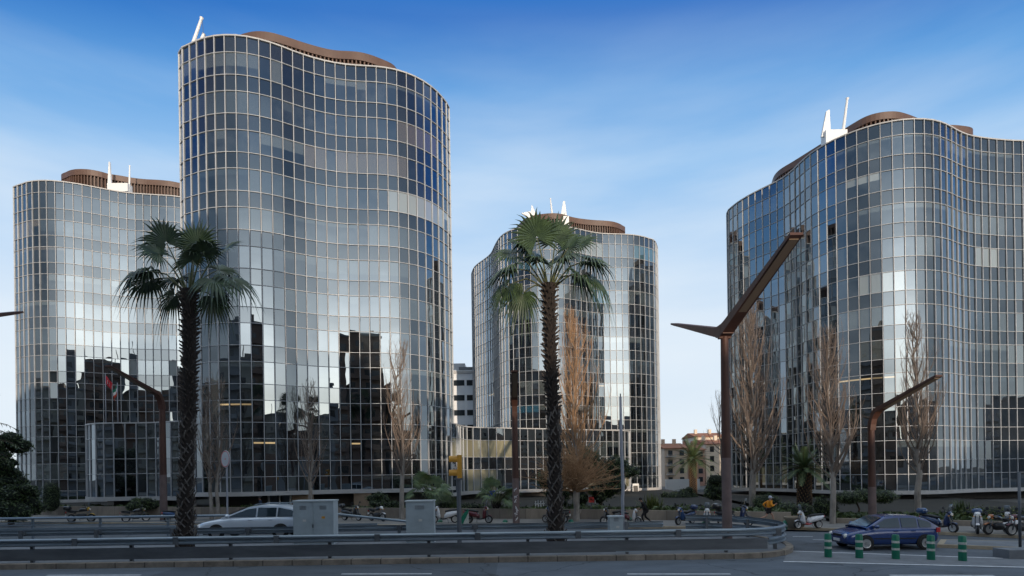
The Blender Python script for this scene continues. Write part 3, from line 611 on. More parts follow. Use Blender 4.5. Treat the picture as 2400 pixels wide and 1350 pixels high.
def fan_leaf(mb, hub, d, up, rad, rnd, droop=.5, nseg=28, spread=138, m=0):
    d = Vector(d).normalized(); s = d.cross(Vector(up)).normalized(); nrm = s.cross(d).normalized()
    da = 2*R(spread)/nseg
    for i in range(nseg):
        a = -R(spread) + da*(i+.5); L = rad*(1-.30*(abs(a)/R(spread))**2)*rnd.uniform(.9,1.07)
        dirv = d*math.cos(a) + s*math.sin(a); side = -d*math.sin(a) + s*math.cos(a)
        cup = nrm*(.16*(abs(a)/R(spread)))
        vs = []; dk = droop*rnd.uniform(.6,1.5); tw = rnd.uniform(-.25,.25)
        for t in (.04, .32, .56, .78, 1.0):
            r = t*L; w = r*math.tan(da/2)*1.02 if t < .57 else .56*L*math.tan(da/2)*.72*max(.06,(1-t)/.44)
            p = hub + dirv*r + cup*r + side*(tw*max(0,t-.5)**2*L)
            p.z -= dk*L*max(0, t-.36)**2.0*1.7
            vs += [p - side*w, p + nrm*(w*.55), p + side*w]
        fs = []
        for k in range(4):
            for j in (0,1): fs.append((k*3+j, k*3+j+1, k*3+4+j, k*3+3+j))
        mb.add(vs, fs, m)
def fan_palm(name, label, base, path, r0, r1, fronds, seed, group, boots=True, stub=1.0, rmat='palm_leaf'):
    rnd = random.Random(seed); root = thing(name, label, 'palm tree', base, group=group)
    P = [Vector(p) for p in path]; H = P[-1].z; T = MB(); n = len(P)
    def cen(z):
        for a, b in zip(P, P[1:]):
            if z <= b.z: t = (z-a.z)/(b.z-a.z); return a.lerp(b, t)
        return P[-1]
    zs = [H*i/24 for i in range(25)]
    rad = lambda z: (r1 + (r0-r1)*math.exp(-z/1.0)) * (1 if z < H-1.2 else 1+.12*(z-H+1.2))
    T.tube([cen(z) for z in zs], [rad(z)*.86 for z in zs], 14, 0)
    nb = int(H*44*stub)
    for i in range(nb):                     # old leaf bases in a spiral, woven low down and bristly above
        z = .05 + (H-.05)*i/nb; a = i*2.39996 + rnd.uniform(-.15,.15); c = cen(z); rr = rad(z); k = z/H
        o = Vector((math.cos(a), math.sin(a), 0)); t = Vector((-o.y, o.x, 0))
        if k < .52:
            sg = 1 if i % 2 else -1; p = c + o*rr*.88; q = c + o*rr*1.04 + t*sg*rr*rnd.uniform(.5,.75) + Vector((0,0,rnd.uniform(.22,.36)))
            T.bar(p, q, .055, .05, 2 if rnd.random() < .55 else 1, up=o, w2=.04, h2=.03)
        else:
            p = c + o*rr*.8; q = c + o*(rr+rnd.uniform(.05,.20)) + t*rnd.uniform(-.08,.08) + Vector((0,0,rnd.uniform(.02,.20)))
            T.bar(p, q, .10, .045, 1, up=t, w2=.055, h2=.025)
    T.build('trunk', [M['palm_trunk'], M['boot'], M['boot_grey']], root)
    for (hx,hy,hz,L,dr,lt) in fronds:
        hub = P[-1] + Vector((hx,hy,hz)); st = P[-1] + Vector((hx*.08,hy*.08,-.25)); mid = st.lerp(hub,.5) + Vector((0,0,.22*Vector((hx,hy)).length))
        g = MB(); g.tube([st, st.lerp(mid,.6)+Vector((0,0,.05)), mid, mid.lerp(hub,.55)+Vector((0,0,.04)), hub], [.05,.04,.034,.028,.022], 5, 1)
        d = (hub-mid); d.z -= dr*.5*d.length; upv = Vector((0,0,1)) if abs(d.normalized().z) < .75 else Vector((rnd.uniform(-.4,.4),-1,.3))
        fan_leaf(g, hub, d, upv + Vector((rnd.uniform(-.35,.35),rnd.uniform(-.9,.1),0)), L, rnd, dr, m=0)
        g.build('frond', [M['palm_leaf_light' if lt else rmat], M['petiole']], root)
    return root
pbase = Vector(on(436,1262,.15)); pbase = Vector((at(433,1240,27).x, 27, .15))
fan_palm('fan_palm', 'tall fan palm in front of the tallest tower, left of the grey cabinets', pbase, [(0,0,0),(.12,0,3),(.22,.05,6),(.30,.1,9),(.33,.1,12.2)], .50, .31,
    [(-.85,-.35,2.05,1.45,.35,0),(.30,.1,2.1,1.45,.15,1),(1.65,.2,1.95,1.05,.3,0),(-1.75,-.35,.75,1.55,1.0,0),(-2.05,.3,.55,1.5,1.0,0),(1.35,-.4,.30,1.5,.9,0),(1.9,.3,.55,1.5,1.0,0),
     (-.35,.6,1.5,1.2,.5,0),(.55,-.7,1.1,1.0,.6,0),(.95,.9,1.2,1.2,.6,0),(1.0,.2,-.3,1.2,1.2,0),(-1.1,.9,.8,1.2,.8,0),(-1.0,-.7,1.4,1.2,.6,0),(1.0,-.6,1.5,1.2,.6,0),(-.8,.2,-.2,1.3,1.2,0)], 3, 'tall fan palms on the median')
pb2 = Vector((at(1303,1240,27).x, 27, .15))
fan_palm('fan_palm', 'tall fan palm in front of the middle tower, right of the traffic light', pb2, [(0,0,0),(.0,0,3),(-.05,0,6),(-.14,.05,9),(-.16,.05,12.2)], .50, .30,
    [(-.55,-.5,1.95,1.6,.4,0),(.35,.1,2.1,1.5,.25,0),(1.45,.2,1.9,1.25,.4,0),(-1.75,.1,1.45,1.2,.6,0),(-1.8,-.4,.55,1.5,.8,0),(-1.95,.3,.0,1.35,1.1,0),(1.85,-.2,.95,1.5,.8,0),(1.25,-.5,.15,1.6,1.1,0),
     (2.05,.4,.35,1.5,1.1,0),(-.55,-.8,.75,1.1,.7,0),(.55,.7,1.4,1.2,.5,0),(-.6,.8,1.6,1.2,.5,0),(-1.2,.2,-.35,1.3,1.2,0),(1.0,.7,2.1,1.0,.3,1),(.6,-.8,.8,1.2,.8,0),(-1.2,-.5,1.5,1.2,.6,0),(.9,-.3,1.55,1.2,.5,0)], 8, 'tall fan palms on the median')
# small fan palms behind the wall
def small_fronds(rnd, n, k):
    out = []
    for i in range(n):
        a = i*2.4+rnd.uniform(-.3,.3); e = rnd.uniform(-.05,1.3); r = k*rnd.uniform(.75,1.1)
        out.append((math.cos(a)*math.cos(e)*r, math.sin(a)*math.cos(e)*r, math.sin(e)*r*1.05, k*rnd.uniform(.55,.78), rnd.uniform(.3,.9), rnd.random()<.2))
    return out
for (px,py,d,h,k,n,lab) in ((1006,1172,45,1.15,1.45,17,'short bushy fan palm with brown trunk behind the narrower grey cabinet'),(1163,1190,43.5,.75,1.3,15,'low spreading fan palm beside the graffitied lamp post')):
    b = at(px,py,d); b.z = .6; rnd = random.Random(px)
    fan_palm('fan_palm', lab, b, [(0,0,0),(0,0,h*.5),(0,0,h)], .26, .24, small_fronds(rnd,n,k), px, 'low fan palms behind the wall', stub=.8, rmat='date_leaf')

def date_palm(label, base, h, r, L, n, seed):
    rnd = random.Random(seed); root = thing('date_palm', label, 'palm tree', base, group='date palms'); T = MB()
    T.tube([(0,0,0),(0,0,h*.3),(0,0,h*.8),(0,0,h)], [r*1.15,r,r*.95,r*1.2], 14)
    for i in range(int(h*70)):
        z = h*i/(h*70); a = i*2.39996; o = Vector((math.cos(a),math.sin(a),0))
        T.bar(o*r*.85+Vector((0,0,z)), o*(r*1.16)+Vector((0,0,z+.10)), .12, .07, 1, up=(-o.y,o.x,0), w2=.07, h2=.04)
    T.build('trunk', [M['palm_trunk'], M['boot_warm']], root)
    g = MB()
    for i in range(n):
        a = i*2.39996; e = R(78) - R(98)*(i/n)**.9; d = Vector((math.cos(a)*math.cos(e), math.sin(a)*math.cos(e), math.sin(e)))
        Ln = L*rnd.uniform(.85,1.1); pts = []
        for k in range(9):
            t = k/8; p = Vector((0,0,h)) + d*Ln*t; p.z -= Ln*.42*t*t*math.cos(e)*rnd.uniform(.98,1.02) ; pts.append(p)
        g.tube(pts, [.035*(1-k/9)+.006 for k in range(9)], 4, 1, cap=False)
        for k in range(1,9):
            for h_ in range(4):
                t = (k-1+h_/4)/8; p = pts[k-1].lerp(pts[k], h_/4); ax = (pts[k]-pts[k-1]).normalized(); s = ax.cross(Vector((0,0,1))).normalized()
                ll = Ln*.20*math.sin(math.pi*(.12+.85*t))**.6
                for sg in (-1,1):
                    q = p + (ax*.65+s*sg*.8+Vector((0,0,.18))).normalized()*ll; q.z -= ll*.12; w = ax*.028
                    g.add([p-w, p+w, q], [(0,1,2)], 0)
    g.build('crown', [M['date_leaf'], M['petiole']], root); return root
M['boot_warm'] = mat('brown_leaf_bases', (.17,.105,.055), .85, 0, .4, 3)
b = at(1886,1208,40); b.z = .5
date_palm('stout date palm with patterned brown trunk between two bare poplars', b, 3.0, .43, 2.1, 46, 2)
b = at(1625,1160,72); b.z = 0
date_palm('dark date palm before the orange flats far behind', b, 4.9, .42, 3.3, 50, 5)

def poplar(name, label, base, H, wid, seed, trunk_r=.16, bare=.22, n=64, warm=False, stems=1, group='bare poplars', kink=0.0, twig_n=9):
    rnd = random.Random(seed); root = thing(name, label, 'tree', base, group=group); T = MB(); C = MB()
    for s in range(stems):
        off = Vector((0,0,0)) if stems == 1 else Vector((.22*(s*2-1),rnd.uniform(-.1,.1),0))
        tp = [off + Vector((rnd.uniform(-1,1)*.05*i*(kink or 1) + (off.x*1.6*i/10 if stems>1 else 0), rnd.uniform(-1,1)*.05*i, H*.97*i/10)) for i in range(11)]
        tp[0] = off; T.tube(tp, [trunk_r*(1.15-.11*i)+.012 for i in range(11)], 8)
        for i in range(n//stems):
            k = bare + (.93-bare)*((i+rnd.random())/(n/stems))**1.25; z = H*k; a = i*2.39996 + rnd.uniform(-.4,.4)
            j = min(9, int(k/.97*10)); p = tp[j].lerp(tp[j+1], max(0, min(1, k/.97*10-j)))
            f = (k-bare)/(1-bare); reach = wid*(1.15*(1-f)**.85+.06)*rnd.uniform(.45,1.1)
            L = min(H*(.40-.2*f)*rnd.uniform(.55,1.1), (H*1.0-z)*.98+.15)
            o = Vector((math.cos(a), math.sin(a), 0)); pts = [p]; sw = Vector((rnd.uniform(-.12,.12),rnd.uniform(-.12,.12),0))
            for q in range(1,7):
                t = q/6; pts.append(p + o*(reach*(1-(1-t)**1.8)) + sw*math.sin(t*5) + Vector((rnd.uniform(-.04,.04),rnd.uniform(-.04,.04),L*t**1.12)))
            r0 = trunk_r*.27*(1-f*.6)
            if rnd.random() < .14: r0 *= 1.9
            C.tube(pts, [r0*(1-.15*q)+.004 for q in range(7)], 5, 0, cap=False)
            for q in range(twig_n):
                t = rnd.uniform(.12,1); m_ = min(5,int(t*6)); b0 = pts[m_].lerp(pts[m_+1], t*6-m_); aa = rnd.uniform(0,6.28); l2 = L*rnd.uniform(.14,.36)*(1.15-t*.5)
                o2 = Vector((math.cos(aa),math.sin(aa),0)); sp_ = rnd.uniform(.25,.65); e1 = b0 + o2*l2*.6*sp_ + Vector((0,0,l2*.42)); e2 = b0 + o2*l2*sp_ + Vector((0,0,l2))
                C.tube([b0,e1,e2], [.0085,.006,.0025], 3, 0, cap=False)
                for _ in range(3):
                    tt = rnd.uniform(.2,.95); b1 = b0.lerp(e2,tt); ab = rnd.uniform(0,6.28); l3 = l2*rnd.uniform(.25,.55)
                    C.tube([b1, b1+Vector((math.cos(ab)*l3*.55, math.sin(ab)*l3*.55, l3*.9))], [.005,.0025], 3, 0, cap=False)
    T.build('trunk', M['bark_pale'], root); C.build('crown', M['twig_sunlit' if warm else 'twig'], root); return root
def tree_at(px, base_d, top_y, **k):
    b = at(px, 1190, base_d); H = EYE + (ray(px,top_y)[1]*-1)*base_d; b.z = k.pop('z',.14); return b, H-b.z
for (px,d,ty,wid,lab,kw) in (
    (502,46,890,1.25,'bare twin-stemmed poplar behind the round sign',dict(stems=2,n=60,trunk_r=.13,bare=.22,twig_n=9)),
    (727,46.5,893,1.35,'slim bare poplar right above the wide grey cabinet',dict(n=44,bare=.20,twig_n=8)),
    (941,43,800,1.45,'bare poplar left of the short bushy fan palm',dict(n=52,bare=.22)),
    (1352,42.5,735,1.9,'tall bare poplar glowing reddish brown beside the second palm',dict(n=80,warm=True,bare=.20,twig_n=10,z=.5)),
    (1764,41,715,2.0,'broadest bare poplar, right of the tall brown lamp post',dict(n=90,trunk_r=.22,bare=.16,twig_n=10,z=.5)),
    (1951,35,770,1.5,'bare poplar between the stout date palm and the short right lamp',dict(n=76,bare=.22,trunk_r=.15)),
    (2152,39,738,1.5,'bare poplar above the dark blue car',dict(n=62,bare=.18,trunk_r=.17,z=.5,kink=1.6))):
    b, H = tree_at(px, d, ty, **kw); kw.pop('z',0)
    poplar('bare_poplar', lab, b, H, wid, px, **kw)
b = at(1692,1100,95); b.z = 0
poplar('bare_tree', 'thin bare tree far behind at the left edge of the right tower', b, 16.5, 2.4, 77, n=30, bare=.35, twig_n=6, group='bare poplars')
# the low bare tree with a dense head of arching shoots
rnd = random.Random(9); b = at(1350,1190,39.6); b.z = .14
root = thing('bare_tree', 'low bare tree with a dense round head of orange-brown arching shoots', 'tree', b)
T = MB(); T.tube([(0,0,0),(.05,0,.7),(-.03,0,1.5),(.0,0,2.5)], [.26,.19,.17,.15], 10).tube([(.0,0,.2),(.32,-.1,.75)],[.12,.06],6); T.build('trunk', M['bark_pale'], root); C = MB()
for i in range(240):
    a = rnd.uniform(0,6.28); e = rnd.uniform(.05,1.45); L = rnd.uniform(2.3,3.9); o = Vector((math.cos(a)*math.cos(e),math.sin(a)*math.cos(e),math.sin(e)))
    p = Vector((0,0,rnd.uniform(1.9,2.6))); pts = [p]; bend = Vector((rnd.uniform(-.5,.5),rnd.uniform(-.5,.5),rnd.uniform(-.6,.3)))
    for q in range(1,7):
        t = q/6; pts.append(p + Vector((o.x*L*1.05*t, o.y*L*1.05*t, o.z*L*.92*t)) + bend*t*t*1.0 + Vector((rnd.uniform(-.1,.1),rnd.uniform(-.1,.1),rnd.uniform(-.06,.06))))
    C.tube(pts, [.045,.035,.027,.02,.016,.012,.005], 4, 0, cap=False)
    for _ in range(6):
        k = rnd.randint(2,5); b0 = pts[k]; l2 = rnd.uniform(.35,.9); d2 = Vector((rnd.uniform(-1,1),rnd.uniform(-1,1),rnd.uniform(-.2,1))).normalized()
        C.tube([b0, b0+d2*l2*.6+Vector((0,0,.05)), b0+d2*l2], [.012,.009,.004], 3, 0, cap=False)
C.build('crown', M['twig_sunlit'], root)

def leafy(name, label, cat, base, blobs, n, leaf, m, seed, group=None, trunks=(), core=True):
    """blobs: (x,y,z,rx,ry,rz) ellipsoids whose shells carry the leaves"""
    rnd = random.Random(seed); root = thing(name, label, cat, base, group=group); g = MB()
    vol = [b[3]*b[5]+b[4]*b[5] for b in blobs]; tot = sum(vol)
    for b_, w in zip(blobs, vol):
        for _ in range(int(n*w/tot)):
            z = rnd.uniform(-1,1); a = rnd.uniform(0,6.283); r = math.sqrt(1-z*z); k = rnd.uniform(.76,1.08)*(1+.13*math.sin(a*3+z*5+seed))*(rnd.uniform(1.0,1.22) if rnd.random() < .12 else 1); d = Vector((r*math.cos(a), r*math.sin(a), z))
            p = Vector((b_[0]+d.x*b_[3]*k, b_[1]+d.y*b_[4]*k, b_[2]+d.z*b_[5]*k))
            t = (d + Vector((rnd.uniform(-1,1),rnd.uniform(-1,1),rnd.uniform(-.9,.9)))*.9).normalized(); s = t.cross(Vector((rnd.uniform(-1,1),rnd.uniform(-1,1),rnd.uniform(-1,1)))).normalized(); u = s.cross(t)
            L = leaf*rnd.uniform(.6,1.3); w2 = L*.36
            g.add([p-s*L*.5, p+u*w2*.5, p+s*L*.5, p-u*w2*.5], [(0,1,2,3)], 0)
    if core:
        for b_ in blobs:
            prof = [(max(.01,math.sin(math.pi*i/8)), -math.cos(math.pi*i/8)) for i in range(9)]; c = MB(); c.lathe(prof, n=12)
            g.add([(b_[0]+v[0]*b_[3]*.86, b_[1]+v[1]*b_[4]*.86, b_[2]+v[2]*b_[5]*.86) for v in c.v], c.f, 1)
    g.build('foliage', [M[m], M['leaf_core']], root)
    for tr in trunks:
        MB().tube([Vector(p) for p in tr[0]], tr[1], 8).build('stem', M['bark_dark'], root)
    return root
def cluster(seed, n, vols, r0, r1):
    q = random.Random(seed); out = []
    for _ in range(n):
        c = q.choice(vols); a = q.uniform(0,6.283); z = q.uniform(-1,1); r = math.sqrt(1-z*z); k = q.uniform(.35,1.0); s_ = q.uniform(r0,r1)
        out.append((c[0]+c[3]*k*r*math.cos(a), c[1]+c[4]*k*r*math.sin(a), max(s_*.5,c[2]+c[5]*k*z), s_*q.uniform(.8,1.3), s_*q.uniform(.8,1.2), s_*q.uniform(.6,1.0)))
    return out
def spot(px, d, z): p = at(px, 1150, d); p.z = z; return p
leafy('evergreen_tree', 'dark round evergreen tree filling the lower left corner', 'tree', spot(25,44,.6), cluster(3,38,[(-1.2,0,2.6,2.3,1.6,2.4),(.9,0,1.5,1.3,1.3,1.4),(-.4,0,4.6,1.5,1.3,2.0)],.5,1.0), 12000, .24, 'leaf_dark', 1, trunks=[([(0,0,-.5),(0,0,2)],[.2,.15])])
leafy('topiary', 'clipped green column with a domed top', 'shrub', spot(120,53,.62), [(0,0,.75,.72,.72,.95),(0,0,1.3,.74,.74,.9),(0,0,1.9,.70,.70,.75)], 3000, .11, 'leaf_mid', 2)
leafy('shrub', 'low wide green shrub behind the second motorbike from the left', 'shrub', spot(322,50.5,.6), cluster(7,16,[(0,0,.35,1.7,.7,.5),(.4,0,.6,.9,.6,.5)],.35,.6), 3400, .16, 'leaf_mid', 3, 'shrubs behind the wall')
leafy('shrub', 'dark round shrub under the sill of the tallest tower', 'shrub', spot(884,46.5,.6), cluster(6,18,[(0,0,.8,.5,.4,.8),(.5,0,.5,.6,.4,.4),(1.6,0,.4,.8,.4,.3)],.28,.5), 3600, .15, 'leaf_dark', 4, 'shrubs behind the wall')
leafy('shrub', 'low dark ground shrub between the bushy fan palm and the low spreading one', 'shrub', spot(1085,45,.6), [(-1.4,0,.25,1.0,.5,.5),(.3,0,.2,1.2,.5,.4)], 1600, .14, 'leaf_dark', 14, 'shrubs behind the wall')
leafy('evergreen_tree', 'big dark glossy evergreen behind the second palm and the orange-brown tree', 'tree', spot(1375,44.5,.6), cluster(8,46,[(-2.6,0,1.6,1.2,1.0,1.7),(2.2,.2,2.4,1.3,1.0,2.3),(0,.3,2.8,1.8,1.0,2.1),(1.2,-.3,1.6,1.6,1.0,1.6)],.45,.9), 13000, .24, 'leaf_dark', 5, trunks=[([(1.0,0,-.3),(1.1,0,1.2)],[.16,.12])])
leafy('shrub', 'grey-green shrubs in front of the white garden wall', 'shrub', spot(1592,62,.0), cluster(9,16,[(-1.2,0,.7,1.3,.8,.7),(.9,0,.8,1.0,.8,.8)],.5,.8), 3000, .2, 'leaf_dark', 6, 'shrubs behind the wall')
leafy('shrub', 'tall dark shrub left of the tall brown lamp post', 'shrub', spot(1668,44,.6), cluster(5,20,[(0,0,1.1,.7,.6,1.1),(.2,0,1.7,.6,.6,.8)],.35,.6), 4200, .16, 'leaf_dark', 7, 'shrubs behind the wall')
leafy('shrub', 'rounded clipped shrub behind the runner', 'shrub', spot(1796,40.5,.5), [(0,0,.55,1.0,.8,.72)], 2600, .10, 'leaf_mid', 8, 'shrubs behind the wall')
leafy('shrub', 'low shrub at the foot of the stout date palm', 'shrub', spot(1862,37.8,.3), [(-.5,0,.5,.7,.6,.5),(.6,0,.45,.6,.5,.5)], 1700, .13, 'leaf_dark', 9, 'shrubs behind the wall')
leafy('shrub', 'small light green shrub beside the trunk of the slender poplar', 'shrub', spot(1925,38.5,.4), [(0,0,.5,.55,.5,.75),(.6,0,.4,.5,.5,.5)], 1300, .14, 'leaf_mid', 19, 'shrubs behind the wall')
leafy('umbrella_tree', 'flat-topped clipped tree behind the short right lamp', 'tree', spot(2026,37.6,.3), [(-1.1,0,1.25,.95,.9,.42),(0,0,1.35,1.1,1.0,.48),(1.1,0,1.3,.95,.9,.45)], 4600, .13, 'leaf_dark', 10,
      trunks=[([(-.5,0,-.2),(-.35,0,.5),(-.6,0,1.1)],[.07,.06,.05]),([(.55,0,-.2),(.6,0,.5),(.45,0,1.1)],[.06,.055,.05])])
leafy('hedge', 'low yellowish hedge along the wall at the right edge', 'hedge', spot(2350,34.0,.5), [(-1.2,0,.2,1.3,.5,.38),(.8,0,.2,1.3,.5,.34),(2.6,0,.2,1.2,.5,.36)], 3400, .11, 'leaf_yellow', 11)
def blades(name, label, base, n, L, w, m, seed, group='spiky clumps'):
    rnd = random.Random(seed); g = MB()
    for i in range(n):
        a = rnd.uniform(0,6.28); e = rnd.uniform(.25,1.5); d = Vector((math.cos(a)*math.cos(e),math.sin(a)*math.cos(e),math.sin(e))); s = Vector((-math.sin(a),math.cos(a),0))*w; l = L*rnd.uniform(.6,1.1); vs = []
        p0 = Vector((rnd.gauss(0,.2*L),rnd.gauss(0,.12*L),0))
        for t in (0,.4,.75,1):
            p = p0 + d*l*t; p.z -= .55*l*t*t*t*math.cos(e); k = (1-t)**.6; vs += [p-s*k, p+s*k]
        g.add(vs, [(0,1,3,2),(2,3,5,4),(4,5,7,6)])
    o = g.build(name, M[m]); o.location = base; tag(o, label, 'plant', group); return o
blades('spiky_plant', 'big yellow-green spiky clump behind the walking person in black', spot(1527,41.5,.55), 420, 1.55, .03, 'leaf_yellow', 1)
blades('spiky_plant', 'green sword-leaved clump at the corner of the right tower', spot(2250,35.2,.5), 260, 1.15, .035, 'leaf_mid', 2)
blades('spiky_plant', 'small drooping clump at the foot of the bushy fan palm', spot(1058,44.6,.6), 160, 1.2, .03, 'leaf_mid', 3)
# the conifer branch reaching in at the left edge
rnd = random.Random(4); root = thing('conifer_tree', 'ragged conifer branch reaching in from the left edge of the picture', 'tree', (at(-60,1000,40).x, 40, .6))
MB().tube([(0,0,-.5),(0,0,10.5)], [.25,.06], 8).build('trunk', M['bark_dark'], root); g = MB()
for i in range(46):
    z = rnd.uniform(4.5,10); a = rnd.uniform(0,6.28); L = (11.3-z)*rnd.uniform(.3,.62); o = Vector((math.cos(a),math.sin(a),0)); p = Vector((0,0,z)); pts = [p + o*L*t + Vector((0,0,.35*L*t-.55*L*t*t)) for t in (0,.35,.7,1)]
    g.tube(pts, [.04,.03,.02,.008], 4, 1, cap=False)
    for _ in range(70):
        k = rnd.randint(0,2); b0 = pts[k].lerp(pts[k+1], rnd.random()); d2 = (o*.6+Vector((rnd.uniform(-1,1),rnd.uniform(-1,1),rnd.uniform(-1.2,.1)))).normalized(); s = d2.cross(Vector((0,0,1))).normalized()*.035
        g.add([b0-s, b0+s, b0+d2*rnd.uniform(.2,.45)], [(0,1,2)], 0)
g.build('crown', [M['leaf_dark'], M['bark_dark']], root)

# low ground cover filling the beds
rnd = random.Random(41); g = MB()
for path, zb, m_ in ((WL,.6,9500),(WL2,.34,5000)):
    seg = [(Vector((*a,0)),Vector((*b,0))) for a,b in zip(path,path[1:])]; Ls = [(b-a).length for a,b in seg]
    for _ in range(m_):
        a, b = rnd.choices(seg, Ls)[0]; p = a.lerp(b, rnd.random()); n = Vector((-(b-a).y,(b-a).x,0)).normalized()
        y = rnd.uniform(.35,3.2); h = .10+.34*(.5+.5*math.sin(p.x*1.3+y*2)*math.cos(p.x*.47+1))
        p = p + n*y + Vector((0,0,zb+h*rnd.uniform(.2,1))); t = Vector((rnd.uniform(-1,1),rnd.uniform(-1,1),rnd.uniform(-.4,1))).normalized(); s_ = t.cross(Vector((rnd.uniform(-1,1),rnd.uniform(-1,1),.3))).normalized(); l_ = rnd.uniform(.09,.22)
        g.add([p-t*l_, p+s_*l_*.45, p+t*l_, p-s_*l_*.45], [(0,1,2,3)])
tag(g.build('ground_cover', M['leaf_mid']), kind='stuff')
# ------------------------------------------------------------------ lamp posts, cabinets, signs, bollards
M['corten'] = mat('rust_brown_steel', (.085,.036,.024), .6, .1, .3, 1.2, stretch=(1,1,.3))
M['corten_low'] = mat('faded_brown_paint', (.15,.105,.097), .75, 0, .25, 1.5)
M['lamp_under'] = mat('lamp_underside', (.22,.16,.11), .5)
M['cab'] = mat('grey_cabinet_paint', (.33,.385,.41), .5, 0, .16, 1.3, detail=8)
M['cab_edge'] = mat('pale_lid_and_lit_side', (.45,.50,.52), .5, 0, .08, 1)
M['yellow'] = mat('traffic_yellow', (.62,.30,.035), .45, 0, .12, 3)
M['pole_grey'] = mat('dark_grey_pole', (.10,.11,.125), .5, .2, .15, 2)
M['pole_pale'] = mat('pale_grey_pole', (.33,.34,.38), .5, .2, .15, 2)
M['green'] = mat('green_plastic', (.004,.145,.085), .4, 0, .12, 3)
M['reflect'] = mat('pale_reflective_band', (.42,.44,.40), .4, 0, .2, 20)
M['sign_back'] = mat('grey_sign_back', (.42,.44,.47), .45, .2, .12, 3)
M['plate_pale'] = mat('faded_paper', (.5,.5,.47), .8, 0, .2, 9)
M['graffiti'] = mat('pale_spray_paint', (.62,.60,.60), .7)
M['red'] = mat('red_paint', (.55,.02,.02), .45)
M['blue'] = mat('blue_paint', (.01,.06,.33), .5)

def lamp(label, base, h, split, r, arms, square=True):
    root = thing('street_lamp', label, 'street lamp', base, group='rust brown street lamps')
    g = MB(); g.tube([(0,0,0),(0,0,.02),(0,0,split)], [r*1.05,r*1.05,r*.98], 16); g.build('lower_post', M['corten_low'], root, smooth='angle')
    g = MB(); g.tube([(0,0,split),(0,0,h*.75),(0,0,h)], [r*.97,r*.88,r*.80], 16); g.build('upper_post', M['corten'], root, smooth='angle')
    for sgn, L, rise, w, curved in arms:
        y1 = sgn*L; g = MB(); k = 10
        if curved:
            pts = [(0, sgn*.02, h-.55)] + [(0, sgn*(.05+1.0*(1-math.cos(R(a)))), h-.5+1.15*math.sin(R(a))) for a in (15,35,55,70)]
            pts.append((0, y1, h+rise)); ws = [r*1.5,r*1.5,r*1.5,w,w,w*.9]; hs = [r*1.5,r*1.4,r*1.2,.32,.26,.10]
        else:
            pts = [(0, -sgn*.18, h-.25), (0, sgn*.75, h-.02), (0, y1, h+rise)]; ws = [w*1.2,w*1.15,w]; hs = [.55,.42,.10]
        for i in range(len(pts)-1): g.bar(pts[i], pts[i+1], ws[i], hs[i], 0, up=(0,0,1), w2=ws[i+1], h2=hs[i+1])
        arm = g.build('arm', M['corten'], root); a, b = Vector(pts[-2]), Vector(pts[-1]); d = (b-a)
        MB().bar(a+d*.12-Vector((0,0,hs[-2]*.40)), a+d*.97-Vector((0,0,hs[-1]*.5+.012)), ws[-1]*.72, .05).build('lamp_panel', M['lamp_under'], arm)
    if not any(a[4] for a in arms): MB().box((0,0,h-.12),(r*2.3,.95,.5)).build('head_bracket', M['corten'], root)
    return root
lamp('tall rust-brown double-armed street lamp before the right tower', (10.05,27,.15), 10.0, 3.9, .215, [(-1,6.9,1.55,.46,0),(1,8.2,2.3,.46,0)])
lamp('rust-brown street lamp whose arm juts in at the left edge', (-26.3,24,.15), 10.0, 3.9, .215, [(1,6.9,2.35,.46,0),(-1,6.9,1.55,.46,0)])
b = on(384,1221,.13); lamp('rust-brown street lamp with bent arm just left of the first palm', b, 9.3, 3.6, .26, [(-1,6.0,1.7,.42,1)])
b = on(1210,1228,.13); lA = lamp('rust-brown street lamp with scribbled graffiti, left of the second palm', b, 7.6, 3.0, .22, [(-1,6.0,1.4,.40,1)])
b = on(2045,1226,.13); lamp('short rust-brown street lamp by the flat-topped tree', b, 6.2, 2.2, .22, [(-1,5.6,1.8,.40,1)])
rnd = random.Random(2); g = MB()       # scribbles sprayed on the graffitied post
for i, z in enumerate((.35,.62,.85,1.08,1.55,1.80,2.25)):
    x = rnd.uniform(-.06,.06); pts = []
    for q in range(9):
        a = rnd.uniform(0,6.28); xx = x+rnd.uniform(-.11,.11); pts.append((xx, -math.sqrt(max(.001,.226**2-xx*xx))-.004, z+rnd.uniform(-.13,.13)))
    for p, q in zip(pts, pts[1:]): g.bar(p, q, .03, .008, up=(0,-1,0))
g.build('graffiti', M['graffiti'], lA)

def cabinet(label, x0, x1, y, depth, h, doors, group='grey roadside cabinets'):
    w = x1-x0; root = thing('utility_cabinet', label, 'cabinet', ((x0+x1)/2, y+depth/2, .15), group=group)
    MB().box((0,0,h/2-.03),(w,depth,h-.06)).build('body', M['cab'], root)
    MB().box((0,0,h-.03),(w+.08,depth+.08,.06)).build('lid', M['cab_edge'], root)
    MB().box((w/2+.004,0,h/2-.03),(.012,depth-.02,h-.08)).build('lit_side_panel', M['cab_edge'], root)  # paler than the body: light on this face put into its colour
    for k in range(doors):
        dw = w/doors; d = MB().box((-w/2+(k+.5)*dw, -depth/2-.008, h/2-.02),(dw-.03,.02,h-.22)).build('door', M['cab'], root)
        for q in range(4): MB().box((-w/2+(k+.5)*dw, -depth/2-.022, h*.80+q*.05),(dw*.34,.012,.02)).build('vent_slat', M['steel_dark'], d)
        MB().box((-w/2+(k+.5)*dw+rnd.uniform(-.1,.1)*dw, -depth/2-.021, h*rnd.uniform(.5,.62)),(.16,.006,.11)).build('sticker', M['yellow' if k else 'plate_pale'], d)
        if k == 0 and doors > 1: MB().box((-w/2+dw-.02,-depth/2-.035,h*.42),(.05,.05,.16)).build('handle', M['steel_dark'], d)
    return root
